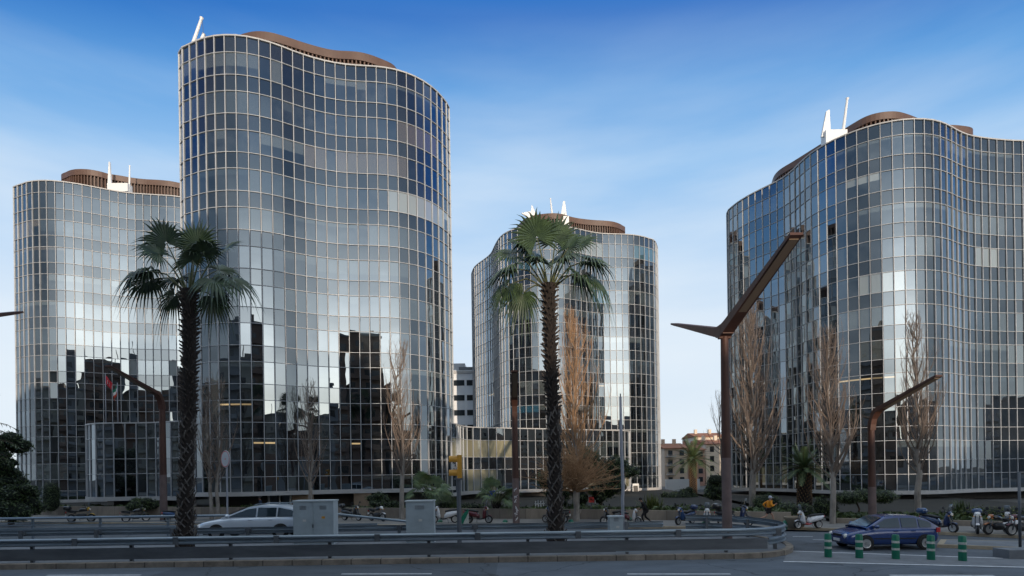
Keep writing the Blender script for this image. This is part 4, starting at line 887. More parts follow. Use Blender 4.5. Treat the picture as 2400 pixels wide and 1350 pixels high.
cabinet('wide grey two-door cabinet beside the silver car', at(687,1200,28).x, at(781,1200,28).x, 28, .75, 2.15, 2)
cabinet('narrower plain grey cabinet left of the yellow traffic light', at(951,1200,28).x, at(1016,1200,28).x, 28, .6, 2.07, 1)
cabinet('small low grey box at the foot of the thin pole', at(1428,1200,28).x, at(1460,1200,28).x, 28, .5, 1.17, 1)

b = Vector((at(1076,1200,27.5).x,27.5,.15)); root = thing('traffic_light', 'yellow traffic light seen from its side on a dark grey pole', 'traffic light', b)
MB().tube([(0,0,0),(0,0,.1),(0,0,3.05)],[.125,.11,.10],14).lathe([(.02,3.05),(.22,3.06),(.22,3.12),(.02,3.13)],n=14).build('pole', M['pole_grey'], root, smooth='angle')
MB().box((.06,0,3.68),(.20,.40,1.10)).build('housing', M['yellow'], root)
for z in (4.02,3.68,3.36):
    g = MB(); n = 16
    if z == 3.68: continue
    vs = []; 
    for x in (-.03,-.44):
        for j in range(n+1):
            t = R(-40+260*j/n); vs.append((x, .17*math.cos(t), z+.17*math.sin(t)*(1 if x>-.1 else .93)))
    m_ = n+1; g.add(vs, [(j,j+1,m_+j+1,m_+j) for j in range(n)]); vi = g.build('visor', M['yellow'], root)
    md = vi.modifiers.new('thick','SOLIDIFY'); md.thickness = .02
for z in (4.02,3.68,3.36): MB().lathe([(.01,-.05),(.12,-.05),(.12,-.03),(.01,-.03)],c=(0,0,z),n=14,axis='X').build('lens', M['black'], root)
g = MB()
for p,q in (((-.1,0,3.60),(-.34,.05,3.72)),((-.34,.05,3.72),(-.2,-.05,3.80)),((-.2,-.05,3.80),(-.3,0,3.60))): g.bar(p,q,.10,.03,up=(0,1,0))
g.build('broken_visor', M['white'], root)

b = Vector((at(533,1200,35.5).x,35.5,.0)); root = thing('round_sign', 'round white sign with red rim, turned edgewise on a grey pole', 'road sign', b)
MB().tube([(0,0,0),(0,0,5.05)],.055,10).build('pole', M['pole_pale'], root, smooth='angle'); zc = 4.6; ang = R(-36)
D = MB(); D.lathe([(.01,-.02),(.52,-.02),(.53,.0),(.52,.02),(.01,.02)],n=32,axis='Y').xf(Matrix.Translation((-.02,-.10,zc))@Matrix.Rotation(ang,4,'Z')); D.build('disc', M['sign_back'], root)
D = MB(); n=32; vs=[]
for r in (.455,.50):
    for j in range(n): vs.append((r*math.cos(2*math.pi*j/n), -.027, r*math.sin(2*math.pi*j/n)))
D.add(vs,[(j,(j+1)%n,n+(j+1)%n,n+j) for j in range(n)]).xf(Matrix.Translation((-.02,-.10,zc))@Matrix.Rotation(ang,4,'Z')); D.build('red_rim', M['red'], root)
D = MB(); D.lathe([(.01,-.03),(.05,-.03),(.05,-.02),(.01,-.02)],n=10,axis='Y').xf(Matrix.Translation((-.02,-.10,zc))@Matrix.Rotation(ang,4,'Z')); D.build('centre_mark', M['red'], root)
b = Vector((at(1461,1244,28.6).x,28.6,.15)); root = thing('thin_pole', 'thin pale grey pole rising behind the small low grey box', 'pole', b)
MB().tube([(0,0,0),(-.02,0,2),(.02,0,2.4),(-.04,0,5),(-.05,0,7.05)],[.085,.08,.085,.075,.06],12).build('shaft', M['pole_pale'], root, smooth=True)
MB().tube([(-.05,0,7.0),(-.05,0,7.2)],.03,8).build('tip', M['steel_dark'], root)
b = on(2391,1286,.15); root = thing('thin_pole', 'thin grey pole at the right edge, on the kerb island', 'pole', b)
MB().tube([(0,0,0),(0,0,3.1)],.05,10).build('shaft', M['pole_grey'], root, smooth=True); MB().lathe([(.12,0),(.12,.03),(.06,.05)],n=12).build('base_plate', M['pole_grey'], root)
b = on(2366,1311); root = thing('concrete_block', 'low concrete block at the lower right edge', 'concrete block', b)
MB().prism([(.0,0),(.55,.0),(.9,.25),(1.6,.25),(1.6,.8),(0,.75)],0,.34).build('block', M['hatch'], root)
MB().prism([(.55,-.0),(.57,-.02),(.92,.23),(1.6,.23),(1.6,.25),(.9,.25)],.0,.335).build('pale_face', M['kerb_pale'], root)

def bollard(base, h=.93, r=.135):
    root = thing('bollard', 'green bollard', 'bollard', base, group='green banded bollards before the dark blue car')
    MB().lathe([(r*.96,0),(r,.02),(r*.95,h*.6),(r*.92,h-.06),(r*.80,h-.015),(.02,h)],n=20).build('body', M['green'], root, smooth='angle')
    for z in (.60,.33):
        MB().lathe([(r*.965,z),(r*1.0,z+.003),(r*.99,z+.085),(r*.95,z+.088)],n=20).build('band', M['reflect'], root, smooth='angle')
    return root
bx = [(1941,1305.5),(2014,1307.5),(2099.5,1309.5),(2182,1311.5),(2256,1314)]
bl = ['green bollard with pale bands at the left end, before the blue car bumper','second green bollard from the left, before the blue car front wheel','middle green bollard before the blue car door','green bollard before the blue car rear wheel','green bollard at the right end of the row, clear of the blue car']
for (p, l_) in zip(bx, bl):
    o = bollard(on(*p, .014)); o['label'] = l_
def dome(px, py, lab, h=.34, r=.2):
    b = on(px, py, .01); root = thing('lane_delineator', lab, 'delineator', b, group='low green plastic delineators along the far road')
    MB().lathe([(r,0),(r*1.02,.05),(r*.95,h*.55),(r*.6,h*.9),(.02,h)],n=16).build('body', M['green'], root, smooth=True)
    MB().lathe([(r*1.01,h*.28),(r*1.03,h*.3),(r*1.0,h*.48),(r*.96,h*.5)],n=16).build('band', M['reflect'], root, smooth=True)
dome(1032,1229,'low green delineator before the white scooter'); dome(1184,1229.5,'low green delineator alone between the maroon scooter and the graffitied lamp'); dome(1338,1229,'low green delineator right of the second palm foot')
dome(1476,1229,'green delineator right of the thin pole',.5,.18); dome(1655,1234,'green delineator below the white and black scooter',.36,.3)
dome(1818,1240,'green delineator below the runner, left one of two',.5,.17); dome(1841,1241,'green delineator below the runner, right one of two',.55,.17)
b = on(1085,1232); root = thing('chevron_divider', 'green and white chevron divider leaning beside the traffic light pole', 'lane divider', b, group=None)
MB().plate([(-.55,0),(-.1,.0),(.42,1.02),(.30,1.12)][::-1] and [(-.5,.05),(-.05,0),(.40,.95),(.36,1.12),(.1,.85)],-.04,.04).build('green_blade', M['green'], root)
MB().plate([(-.02,0),(.40,0),(.40,.9)],-.03,.05).build('pale_face', M['reflect'], root)
b = on(1864,1236,.13); root = thing('planter', 'round beige planter pot left of the white and red scooter', 'planter', b)
MB().lathe([(.42,0),(.46,.05),(.56,.5),(.60,.55),(.60,.62),(.50,.62),(.48,.5),(.02,.48)],n=20).build('pot', mat('beige_pot',(.32,.26,.19),.8,0,.15,2), root, smooth='angle')
# ------------------------------------------------------------------ flags by the far left tower
def flagpole(label, x, y, z0, z1, rz, cols, fw, fh, zf, emblem=False):
    root = thing('flagpole', label, 'flag', (x,y,z0), rz); H = z1-z0
    MB().tube([(0,0,0),(0,0,H)],[.06,.035],8).build('pole', M['pole_pale'], root, smooth=True); n = 14; zf -= z0
    for k, c in enumerate(cols):
        g = MB(); vs = []; ny = 5
        for i in range(n+1):
            for j in range(ny):
                t = i/n; s = (k+j/(ny-1))/len(cols)
                vs.append((.05+fw*(t*.55), .12*math.sin(t*9+s*2)*t, zf - fh*s - fw*.75*t**1.2))
        g.add(vs, [(i*ny+j, (i+1)*ny+j, (i+1)*ny+j+1, i*ny+j+1) for i in range(n) for j in range(ny-1)])
        o = g.build('flag_stripe', c, root, smooth=True)
        o.modifiers.new('thick','SOLIDIFY').thickness = .01
        if emblem:
            e = MB(); q = [(.05+fw*.55*t, .12*math.sin(t*9+s*2)*t-.03, zf-fh*s-fw*.75*t**1.2) for t,s in ((.30,.28),(.62,.28),(.62,.72),(.30,.72))]; e.add(q,[(0,1,2,3)]); e.build('white_field', M['white'], o)
            e = MB(); q = [(.05+fw*.55*t, .12*math.sin(t*9+s*2)*t-.045, zf-fh*s-fw*.75*t**1.2) for t,s in ((.46,.36),(.56,.5),(.46,.64),(.38,.5))]; e.add(q,[(0,1,2,3)]); e.build('emblem', M['black'], o)
flagpole('red flag with a white emblem drooping before the far left tower', at(247,900,57).x, 57, 8.3, at(247,874,57).z, 0, [mat('red_cloth',(.50,.02,.035),.8)], 1.1, .85, at(247,880,57).z, True)
flagpole('green, white and red flag hanging limp before the far left tower', at(275,900,57.5).x, 57.5, 8.3, at(275,897,57.5).z, R(165), [mat('green_cloth',(.01,.22,.12),.8), M['white'], mat('vermilion_cloth',(.5,.05,.02),.8)], .85, 1.0, at(275,902,57.5).z)

# ------------------------------------------------------------------ things on the roofs
def roof_mast(mb, p, q, r0, r1): mb.tube([p,Vector(p).lerp(Vector(q),.94),q],[r0,r1,r1*1.5],8)
def roof_crane(label, base, beams, boxes, fins=()):
    root = thing('roof_crane', label, 'roof crane', base, group='white roof cranes'); 
    for c,d in boxes: MB().box(c,d).build('carriage', M['white'], root)
    for p,q,r0,r1 in beams: g = MB(); roof_mast(g,p,q,r0,r1); g.build('boom', M['white'], root, smooth='angle')
    for pr in fins: MB().plate(pr,-.12,.12).build('tapered_boom', M['white'], root)
    return root
b = at(455,100,54); z0 = ZT; b.z = z0
k = lambda px,py,d,b: tuple(at(px,py,d)-b)
r_ = roof_crane('white leaning crane boom on the left of the tallest roof', b, [(k(449,112,54,b),k(473,41,54,b),.17,.12),(k(468,104,54,b),k(478,80,54,b),.18,.13)], [((.3,1,.2),(1.6,1.2,.5))])
MB().tube([k(474,45,54,b),k(477,80,54,b)],.02,5).build('cable', M['steel_dark'], r_)
b = at(280,447,76.5); b.z = EYE+36.6
roof_crane('white roof crane with two thin masts on the far left tower', b, [(k(303,450,76.5,b),k(304,388,76.5,b),.14,.07)], [(k(281,443,76.5,b),(2.7,1.0,1.1))], [[(k(253,440,76.5,b)[0],k(253,440,76.5,b)[2]),(k(262,440,76.5,b)[0],k(262,440,76.5,b)[2]),(k(258,380,76.5,b)[0],k(258,380,76.5,b)[2]),(k(256,380,76.5,b)[0],k(256,380,76.5,b)[2])]])
b = at(1310,525,85); b.z = EYE+34
F = lambda *pp: [(k(x,y,85,b)[0],k(x,y,85,b)[2]) for x,y in pp]
roof_crane('white roof crane with pointed fins behind the second palm head', b, [(k(1296,520,85,b),k(1290,465,85,b),.2,.08),(k(1328,515,85,b),k(1323,473,85,b),.13,.08)], [(k(1320,520,85,b),(1.6,1,1.3))], [F((1314,507),(1320,472),(1323,472),(1329,514)),F((1222,500),(1243,496),(1246,508),(1238,512)),F((1244,505),(1246,480),(1252,492),(1256,506))])
b = at(1950,330,62); b.z = EYE+34
F = lambda *pp: [(k(x,y,62,b)[0],k(x,y,62,b)[2]) for x,y in pp]
roof_crane('white roof crane with one wedge-shaped and one rod boom on the right tower', b, [(k(1976,306,62,b),k(1986,230,62,b),.17,.12)], [(k(1955,325,62,b),(2.3,1,1.4))], [F((1924,322),(1936,262),(1943,258),(1946,316))])

b = at(1357,509,90); root = thing('roof_vent', 'small dark cowl on the roof screen of the middle tower', 'roof vent', (b.x, 90, EYE+34+3.7))
MB().tube([(0,0,-.3),(0,0,.75)],.22,10).build('pipe', M['steel_dark'], root, smooth=True); MB().lathe([(.25,.6),(.42,.72),(.40,.95),(.05,1.05)],n=12).build('cap', M['steel_dark'], root, smooth='angle')
# ------------------------------------------------------------------ buildings further back
bw = mat('white_panel_cladding', (.84,.85,.86), .6, 0, .06, .3)
x0, x1, yb = -17.0, -5.6, 110
root = thing('office_building', 'white office block with strip windows, seen between the tallest and the middle towers', 'office building', ((x0+x1)/2, yb+7, 0)); w = x1-x0; h = at(1080,868,yb).z
MB().box((0,0,h/2),(w,14,h)).build('wall', bw, root); MB().box((-1.2,1,h+1.0),(w*.62,9,2.0)).build('plant_room', M['sign_back'], root); MB().box((3.0,0,h+.5),(3.5,10,1.0)).build('roof_rail', M['steel_dark'], root)
for k_ in range(7):
    for i in range(4):
        f = MB().box((-w/2+1.5+i*2.75,-7.02,h-2.4-k_*2.85),(2.3,.06,1.05)).build('window', M['dark_glass'], root)
MB().box((0,-7.06,h-.35),(w+.2,.15,.5)).build('cornice', M['trim'], root)
def old_flats(label, px0, px1, top, d, m, storeys, roofcol, bal):
    x0, x1 = at(px0,1100,d).x, at(px1,1100,d).x; h = at((px0+px1)/2,top,d).z; w = x1-x0
    root = thing('old_apartment_house', label, 'apartment house', ((x0+x1)/2,d+6,0), group='orange flats far behind'); MB().box((0,0,h/2),(w,12,h)).build('wall', m, root)
    MB().add([(-w/2-.3,-6.4,h),(w/2+.3,-6.4,h),(w/2+.3,0,h+1.3),(-w/2-.3,0,h+1.3),(w/2+.3,6.4,h),(-w/2-.3,6.4,h),(-w/2-.3,-6.4,h-.15),(w/2+.3,-6.4,h-.15)],[(0,1,2,3),(3,2,4,5),(6,7,1,0),(0,3,5),(1,4,2)]).build('roof', roofcol, root)
    n = max(2,int(w/2.6)); sh = (h-.6)/storeys
    for s in range(storeys):
        for i in range(n):
            x = -w/2+(i+.5)*w/n; z = .5+s*sh+sh*.5
            MB().box((x,-6.02,z),(.95,.06,sh*.58)).build('window', M['dark_glass'], root)
            if bal and i%2==bal-1:
                MB().box((x,-6.5,z-sh*.42),(1.9,1.0,.12)).box((x,-6.95,z-sh*.24),(1.9,.05,.08)).box((x-.9,-6.95,z-.3*sh),(.06,.06,.9)).box((x+.9,-6.95,z-.3*sh),(.06,.06,.9)).build('balcony', M['trim'], root)
    for x in (-w*.3,w*.2): MB().box((x,-1,h+1.5),(.7,.7,1.4)).build('chimney', m, root)
    return root
fo = mat('peach_render', (.66,.50,.37), .85, 0, .12, .5); fr2 = mat('dull_red_render', (.44,.26,.20), .85, 0, .15, .5); fc = mat('warm_cream_render', (.74,.63,.50), .85, 0, .12, .5); tl = mat('clay_tiles', (.33,.13,.065), .85, 0, .25, 1.5)
old_flats('peach-coloured house with balconies right beside the middle tower', 1558, 1612, 1050, 125, fo, 4, tl, 1)
old_flats('dull red house behind the dark date palm', 1613, 1652, 1054, 128, fr2, 4, tl, 0)
old_flats('taller warm cream house near the tall brown lamp post', 1655, 1712, 1040, 134, fc, 4, tl, 2)
old_flats('cream top-floor house standing highest at the back', 1632, 1700, 1023, 150, fc, 5, tl, 0)
a, b_ = at(1560,1150,98), at(1640,1150,98)
o = MB().box(((a.x+b_.x)/2,98,1.0),(b_.x-a.x,.3,2.0)).build('garden_wall', M['white']); tag(o,'low white garden wall behind the grey-green shrubs','wall')
# what shows under the towers: doors, stone facings, thin columns
def under(root, name, c, d, m, sub=None):
    o = MB().box(tuple(Vector(c)-root.location), d).build(name, m, root); return o
T1g = lambda px,d,z: (at(px,1150,d).x, d, z)
o = under(T1,'entrance_door',T1g(655,52.1,1.0),(2.1,.15,2.0),M['white'])
for px in (643,668): MB().box(tuple(Vector(T1g(px,52.0,.98))-T1.location),(.80,.08,1.75)).build('door_glass', M['dark_glass'], o)
under(T1,'stone_facing',T1g(710,52.2,.9),(1.9,.2,1.8),M['tan_stone']); under(T1,'stone_facing',T1g(850,53.6,.9),(1.6,.2,1.8),M['tan_stone'])
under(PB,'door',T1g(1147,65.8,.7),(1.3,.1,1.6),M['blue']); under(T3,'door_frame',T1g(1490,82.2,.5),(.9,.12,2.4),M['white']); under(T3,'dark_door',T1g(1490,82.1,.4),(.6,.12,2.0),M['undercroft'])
b = spot(1386,44.0,.6); root = thing('small_sign', 'small red sign with a white edge under the dark evergreen', 'sign', b); MB().box((0,0,.75),(.42,.06,.42)).build('panel', M['red'], root); MB().box((.28,0,.7),(.07,.05,.5)).build('white_edge', M['white'], root); MB().tube([(.0,.04,-.2),(0,.04,.6)],.025,6).build('post', M['steel_dark'], root)
b = spot(1264,44.0,.6); root = thing('white_gate', 'little white picket gate beside the second palm trunk', 'gate', b)
for i in range(4): MB().box((-.3+.2*i,0,.35+.04*(i%2)),(.07,.04,.75+.08*(i%2))).build('picket', M['white'], root)
MB().box((0,.03,.5),(.75,.03,.07)).box((0,.03,.15),(.75,.03,.07)).build('crossbar', M['white'], root)
# ------------------------------------------------------------------ cars
M['car_glass'] = mat('car_window_glass', (.02,.035,.045), .05, 0, spec=1.0)
M['chrome'] = mat('alloy_rim', (.5,.5,.5), .3, .8)
M['head_glass'] = mat('headlamp_glass', (.75,.72,.66), .12, 0, coat=1)
M['tail_glass'] = mat('tail_lamp_glass', (.45,.02,.02), .2, 0, coat=1)
M['plate_white'] = mat('number_plate', (.7,.7,.68), .5)
M['amber'] = mat('amber_glass', (.75,.30,.03), .25)
def wheel(root, x, y, r, w, side):
    t = MB().lathe([(r*.58,-w/2),(r*.93,-w/2),(r,-w*.32),(r,w*.32),(r*.93,w/2),(r*.58,w/2)],c=(x,y,r),n=28,axis='Y').build('wheel', M['black'], root, smooth='angle')
    yo = y+side*(w*.5+.004); g = MB(); g.lathe([(r*.52,-.01),(r*.62,-.02),(r*.62,.02),(r*.52,.01)],c=(x,yo,r),n=28,axis='Y'); g.lathe([(.01,-.03),(r*.14,-.03),(r*.14,.03),(.01,.03)],c=(x,yo,r),n=12,axis='Y')
    for k in range(7):
        a = 2*math.pi*k/7; g.bar((x,yo,r),(x+math.cos(a)*r*.58,yo,r+math.sin(a)*r*.58),.075,.03,up=(0,1,0))
    g.build('rim', M['chrome'], t)
def car(name, label, loc, sc, paint, prof, roofp, hw, wb, wr, beltz, roof_hw, pillars, extras=True, rails=False):
    """prof: stations (x, z of underside, z of the shoulder, half width); roofp: side outline of the cabin"""
    root = thing(name, label, 'car', loc, 0, scale=sc); g = MB(); n = len(prof); vs = []; K = 9
    for x, zb, zt, w in prof:
        h = zt-zb
        half = [(w*.80,zb),(w*.95,zb+h*.10),(w*.99,zb+h*.35),(w,zb+h*.62),(w*.965,zb+h*.86),(w*.90,zt-h*.03),(w*.74,zt),(w*.40,zt+.018),(0,zt+.025)]
        ring = [(x,-y,z) for y,z in half] + [(x,y,z) for y,z in half[-2::-1]]; vs += ring
    m_ = 2*K-1; fs = []
    for i in range(n-1):
        for j in range(m_-1): fs.append((i*m_+j,(i+1)*m_+j,(i+1)*m_+j+1,i*m_+j+1))
        fs.append((i*m_+m_-1,(i+1)*m_+m_-1,(i+1)*m_,i*m_))
    fs.append(tuple(range(m_))); fs.append(tuple(range(n*m_-1,(n-1)*m_-1,-1)))
    body = g.add(vs, fs).build('body', paint, root, smooth=True, sub=1)
    zr = max(z for x,z in roofp); yof = lambda z: hw*.90 + (roof_hw-hw*.90)*max(0,min(1,(z-beltz)/(zr-beltz)))
    # cabin shell: a lofted arch over the side outline
    xs = sorted(set([p[0] for p in roofp])); 
    def outline(x):
        for (a,za),(b,zb) in zip(roofp, roofp[1:]):
            if a <= x <= b: return za+(zb-za)*(x-a)/(b-a) if b > a else max(za,zb)
        return beltz
    xa, xb = roofp[0][0], roofp[-1][0]; st = [xa+(xb-xa)*i/22 for i in range(23)]; vs = []
    for x in st:
        z = max(outline(x), beltz+.004); y1 = yof(z)
        vs += [(x,-hw*.90,beltz-.06),(x,-y1,z-.02*min(1,(z-beltz)*8)),(x,-y1*.86,z+.012),(x,-y1*.4,z+.03),(x,y1*.4,z+.03),(x,y1*.86,z+.012),(x,y1,z-.02*min(1,(z-beltz)*8)),(x,hw*.90,beltz-.06)]
    fs = [(i*8+j,(i+1)*8+j,(i+1)*8+j+1,i*8+j+1) for i in range(22) for j in range(7)]
    MB().add(vs, fs).build('cabin', paint, root, smooth='angle')
    # side windows between the pillars
    for side in (-1,1):
        for (a0,b0) in pillars:
            top, bot = [], []; m = 8
            for i in range(m+1):
                x = a0+(b0-a0)*i/m; zt = outline(x)-.085
                if zt < beltz+.03: zt = beltz+.03
                top.append((x, side*(yof(zt)+.008), zt)); bot.append((x, side*(yof(beltz+.015)+.008), beltz+.015))
            k = m+1; MB().add(top+bot, [(i,i+1,k+i+1,k+i) if side > 0 else (i,k+i,k+i+1,i+1) for i in range(m)]).build('side_window', M['car_glass'], root)
        for wx in wb: 
            q = MB(); q.lathe([(.01,-.01),(wr*1.16,-.01),(wr*1.16,.012),(.01,.012)],c=(wx,side*(hw*.985),wr*1.02),n=28,axis='Y'); q.build('wheel_arch', M['black'], root); wheel(root, wx, side*(hw-.07), wr, .2, side)
    # windscreen and rear window follow the outline
    def glass(a, b, nm):
        L = [(a[0],-yof(a[1])*.88,a[1]),(a[0],yof(a[1])*.88,a[1]),(b[0],yof(b[1])*.86,b[1]),(b[0],-yof(b[1])*.86,b[1])]
        d = Vector((b[1]-a[1],0,a[0]-b[0])).normalized(); d = d if d.z > 0 else -d
        MB().add([Vector(p)+d*.038 for p in L],[(0,1,2,3)]).build(nm, M['car_glass'], root)
    f = roofp; lp = lambda p,q,t: (p[0]+(q[0]-p[0])*t, p[1]+(q[1]-p[1])*t)
    glass(lp(f[0],f[1],.10), lp(f[0],f[1],.93), 'windscreen'); glass(lp(f[-2],f[-1],.12), lp(f[-2],f[-1],.85), 'rear_window')
    xf, xr = prof[0][0], prof[-1][0]; zf = prof[2][2]
    for side in (-1,1):
        MB().lathe([(.01,-.09),(.09,-.07),(.115,0),(.09,.06),(.01,.07)],c=(xf+.075,side*hw*.66,.585),n=14,axis='X').xf(Matrix.Identity(4)).build('headlight', M['head_glass'], root, smooth=True)
        MB().box((xr-.10,side*hw*.80,beltz-.10),(.16,.22,.20)).build('tail_light', M['tail_glass'], root)
        mr = roofp[0][0]+.35; MB().lathe([(.01,-.11),(.08,-.08),(.09,.02),(.07,.08),(.01,.10)],c=(mr,side*(hw+.06),beltz+.08),n=10,axis='Y').build('mirror', paint if extras else M['black'], root, smooth=True)
        for a0,b0 in pillars[:2]: MB().box((b0-.22,side*(hw*.975),beltz-.13),(.17,.03,.035)).build('door_handle', M['black'] if not extras else paint, root)
        MB().box(((wb[0]+wb[1])/2,side*(hw*.998),(prof[3][1]+beltz)/2-.06),(wb[1]-wb[0]-2.5*wr,.025,.045)).build('side_moulding', M['black'], root)
        if rails: MB().tube([(roofp[1][0]+.25,side*roof_hw*.86,zr+.02),(roofp[1][0]+.4,side*roof_hw*.86,zr+.07),(roofp[-2][0]-.3,side*roof_hw*.86,zr+.06),(roofp[-2][0]-.1,side*roof_hw*.86,zr-.01)],.018,6).build('roof_rail', M['steel'], root)
    MB().box((xf+.03,0,.60),(.06,.62,.10)).build('grille', M['black'], root); MB().box((xf-.005,0,.40),(.03,.48,.11)).build('number_plate', M['plate_white'], root)
    MB().box((0,0,.26),(xr-xf-.5,hw*1.6,.10)).build('underbody', M['black'], root)
    return root
navy = mat('dark_blue_car_paint', (.011,.038,.16), .25, .1, coat=1.0); silver = mat('silver_blue_car_paint', (.66,.72,.79), .28, .25, coat=1.0)
car('hatchback', 'dark blue hatchback driving behind the row of green bollards', (16.05,25.05,.012), 1.0, navy,
    [(-1.97,.34,.52,.62),(-1.93,.26,.66,.74),(-1.80,.20,.74,.81),(-1.45,.18,.82,.845),(-.85,.17,.93,.85),(.2,.17,.93,.85),(1.2,.18,.94,.845),(1.70,.22,.95,.80),(1.93,.30,.90,.74),(1.98,.36,.72,.68)],
    [(-1.15,.92),(-.30,1.37),(.2,1.43),(.95,1.415),(1.50,1.26),(1.90,.96)], .85, (-1.22,1.28), .30, .925, .60, [(-.88,.28),(.36,1.02),(1.10,1.60)], extras=True)
car('estate_car', 'silver-blue estate car half hidden behind the wide grey cabinet', (-14.35,32.3,.10), 1.2, silver,
    [(-2.42,.36,.55,.60),(-2.36,.27,.70,.74),(-2.15,.20,.78,.84),(-1.7,.18,.87,.88),(-.95,.17,.99,.89),(.3,.17,1.0,.89),(1.5,.18,1.02,.885),(2.05,.22,1.03,.84),(2.30,.30,.98,.78),(2.36,.36,.75,.70)],
    [(-1.25,.98),(-.10,1.43),(.45,1.50),(1.35,1.48),(1.95,1.36),(2.28,1.03)], .89, (-1.45,1.45), .32, .985, .63, [(-.92,.30),(.38,1.22),(1.29,1.98)], extras=True, rails=True)

# ------------------------------------------------------------------ scooters and motorbikes along the far pavement
SEAT = mat('black_vinyl_seat', (.014,.014,.016), .55); DARKP = mat('dark_plastic', (.02,.021,.024), .45); CLEAR = mat('tinted_screen', (.12,.14,.15), .08, 0, spec=.9)
def paint(n, c): return mat(n+'_scooter_paint', c, .28, 0, coat=.8)
PT = {'black':paint('black',(.012,.012,.014)),'white':paint('white',(.72,.72,.74)),'maroon':paint('maroon',(.105,.010,.018)),'blue':paint('navy',(.012,.03,.10)),'yellow':paint('yellow',(.62,.36,.02)),'orange':paint('orange',(.40,.12,.02)),'grey':paint('grey',(.16,.17,.18)),'red':paint('red',(.45,.015,.015)),'azure':paint('azure',(.012,.05,.15)),'olive':paint('olive',(.07,.09,.02))}
def two_wheeler(label, px, py, rz, c1, c2, screen=False, box=None, moto=False, sc=1.0, box_lab=None):
    b = on(px, py, .13); nm = 'motorbike' if moto else 'scooter'
    root = thing(nm, label, 'motorbike' if moto else 'scooter', b, R(rz), 'scooters and motorbikes parked on the far pavement', sc)
    P, Q = PT[c1], PT[c2]; r = .30 if moto else .25; xf, xr = .68, -.62
    for x, w in ((xf,.11),(xr,.14)):
        t = MB().lathe([(r*.66,-w/2),(r*.92,-w/2),(r,-w*.2),(r,w*.2),(r*.92,w/2),(r*.66,w/2)],c=(x,0,r),n=22,axis='Y').build('wheel', M['black'], root, smooth='angle')
        g = MB(); g.lathe([(r*.58,-w/2-.005),(r*.68,-w/2-.01),(r*.68,w/2+.01),(r*.58,w/2+.005)],c=(x,0,r),n=20,axis='Y'); g.lathe([(.01,-w/2-.02),(.06,-w/2-.02),(.06,w/2+.02),(.01,w/2+.02)],c=(x,0,r),n=10,axis='Y')
        for k in range(5): a = 2*math.pi*k/5; g.bar((x,0,r),(x+math.cos(a)*r*.64,0,r+math.sin(a)*r*.64),.05,w+.02,up=(0,1,0))
        g.build('rim', M['chrome'], t)
    def hull(secs, m, name, par=root):        # sections (x, z, half width, half height) lofted with rounded ends
        g = MB(); n = 12; vs = []
        for x, z, w, h in secs:
            for j in range(n):
                a = 2*math.pi*j/n; ca, sa = math.cos(a), math.sin(a); vs.append((x, w*math.copysign(abs(ca)**.7,ca), z+h*math.copysign(abs(sa)**.7,sa)))
        k = len(secs); fs = [(i*n+j,i*n+(j+1)%n,(i+1)*n+(j+1)%n,(i+1)*n+j) for i in range(k-1) for j in range(n)]+[tuple(range(n-1,-1,-1)),tuple(range((k-1)*n,k*n))]
        return g.add(vs,fs).build(name, m, par, smooth=True)
    if moto:
        hull([(-.30,.42,.12,.14),(-.1,.42,.17,.2),(.2,.42,.16,.2),(.36,.45,.08,.12)], DARKP, 'engine')
        hull([(-.18,.80,.08,.06),(.0,.86,.15,.12),(.25,.90,.16,.13),(.42,.88,.09,.08)], P, 'fuel_tank')
        hull([(-.95,.86,.05,.03),(-.75,.86,.10,.06),(-.4,.80,.12,.06),(-.12,.80,.09,.05)], SEAT, 'seat')
        hull([(-.92,.78,.04,.03),(-.7,.76,.08,.07),(-.35,.70,.10,.08)], P, 'tail_fairing')
        MB().tube([(-.2,.14,.38),(-.5,.17,.36),(-.95,.18,.46)],[.03,.06,.07],10).build('exhaust', M['chrome'], root, smooth=True)
    else:
        hull([(-.98,.72,.06,.05),(-.80,.66,.17,.13),(-.45,.60,.20,.18),(-.1,.52,.19,.18),(.05,.40,.16,.12)], P, 'body')
        hull([(-.1,.30,.15,.06),(.15,.27,.17,.05),(.36,.34,.15,.08)], PT['red'] if 'red' in label else DARKP, 'footboard')
        hull([(-.95,.84,.08,.03),(-.75,.83,.15,.06),(-.35,.80,.16,.06),(-.02,.74,.12,.05)], SEAT, 'seat')
        g = MB(); vs = []
        for z, x, w in ((.30,.36,.17),(.52,.38,.22),(.78,.42,.20),(.98,.46,.13)):
            for y, o in ((-w,-.05),(-w*.6,.06),(0,.13),(w*.6,.06),(w,-.05)): vs.append((x+o,y,z))
        g.add(vs,[(i*5+j,i*5+j+1,(i+1)*5+j+1,(i+1)*5+j) for i in range(3) for j in range(4)])
        o = g.build('front_shield', Q, root, smooth=True); o.modifiers.new('thick','SOLIDIFY').thickness = .05
        MB().tube([(-.3,-.2,.30),(-.6,-.21,.33),(-.92,-.21,.42)],[.04,.06,.06],10).build('exhaust', DARKP, root, smooth=True)
    g = MB(); vs = []
    for a in range(-55,46,20):
        for y in (-.075,-.04,.04,.075): vs.append((xf+math.sin(R(a))*(r+.04-abs(y)*.3), y, r+math.cos(R(a))*(r+.04-abs(y)*.3)))
    g.add(vs,[(i*4+j,i*4+j+1,(i+1)*4+j+1,(i+1)*4+j) for i in range(5) for j in range(3)]); o = g.build('front_mudguard', Q, root, smooth=True); o.modifiers.new('thick','SOLIDIFY').thickness = .015
    g = MB()
    for y in (-.085,.085): g.tube([(xf,y,r),(.50,y,.95)],.026,8)
    g.build('fork', M['steel_dark'], root, smooth=True)
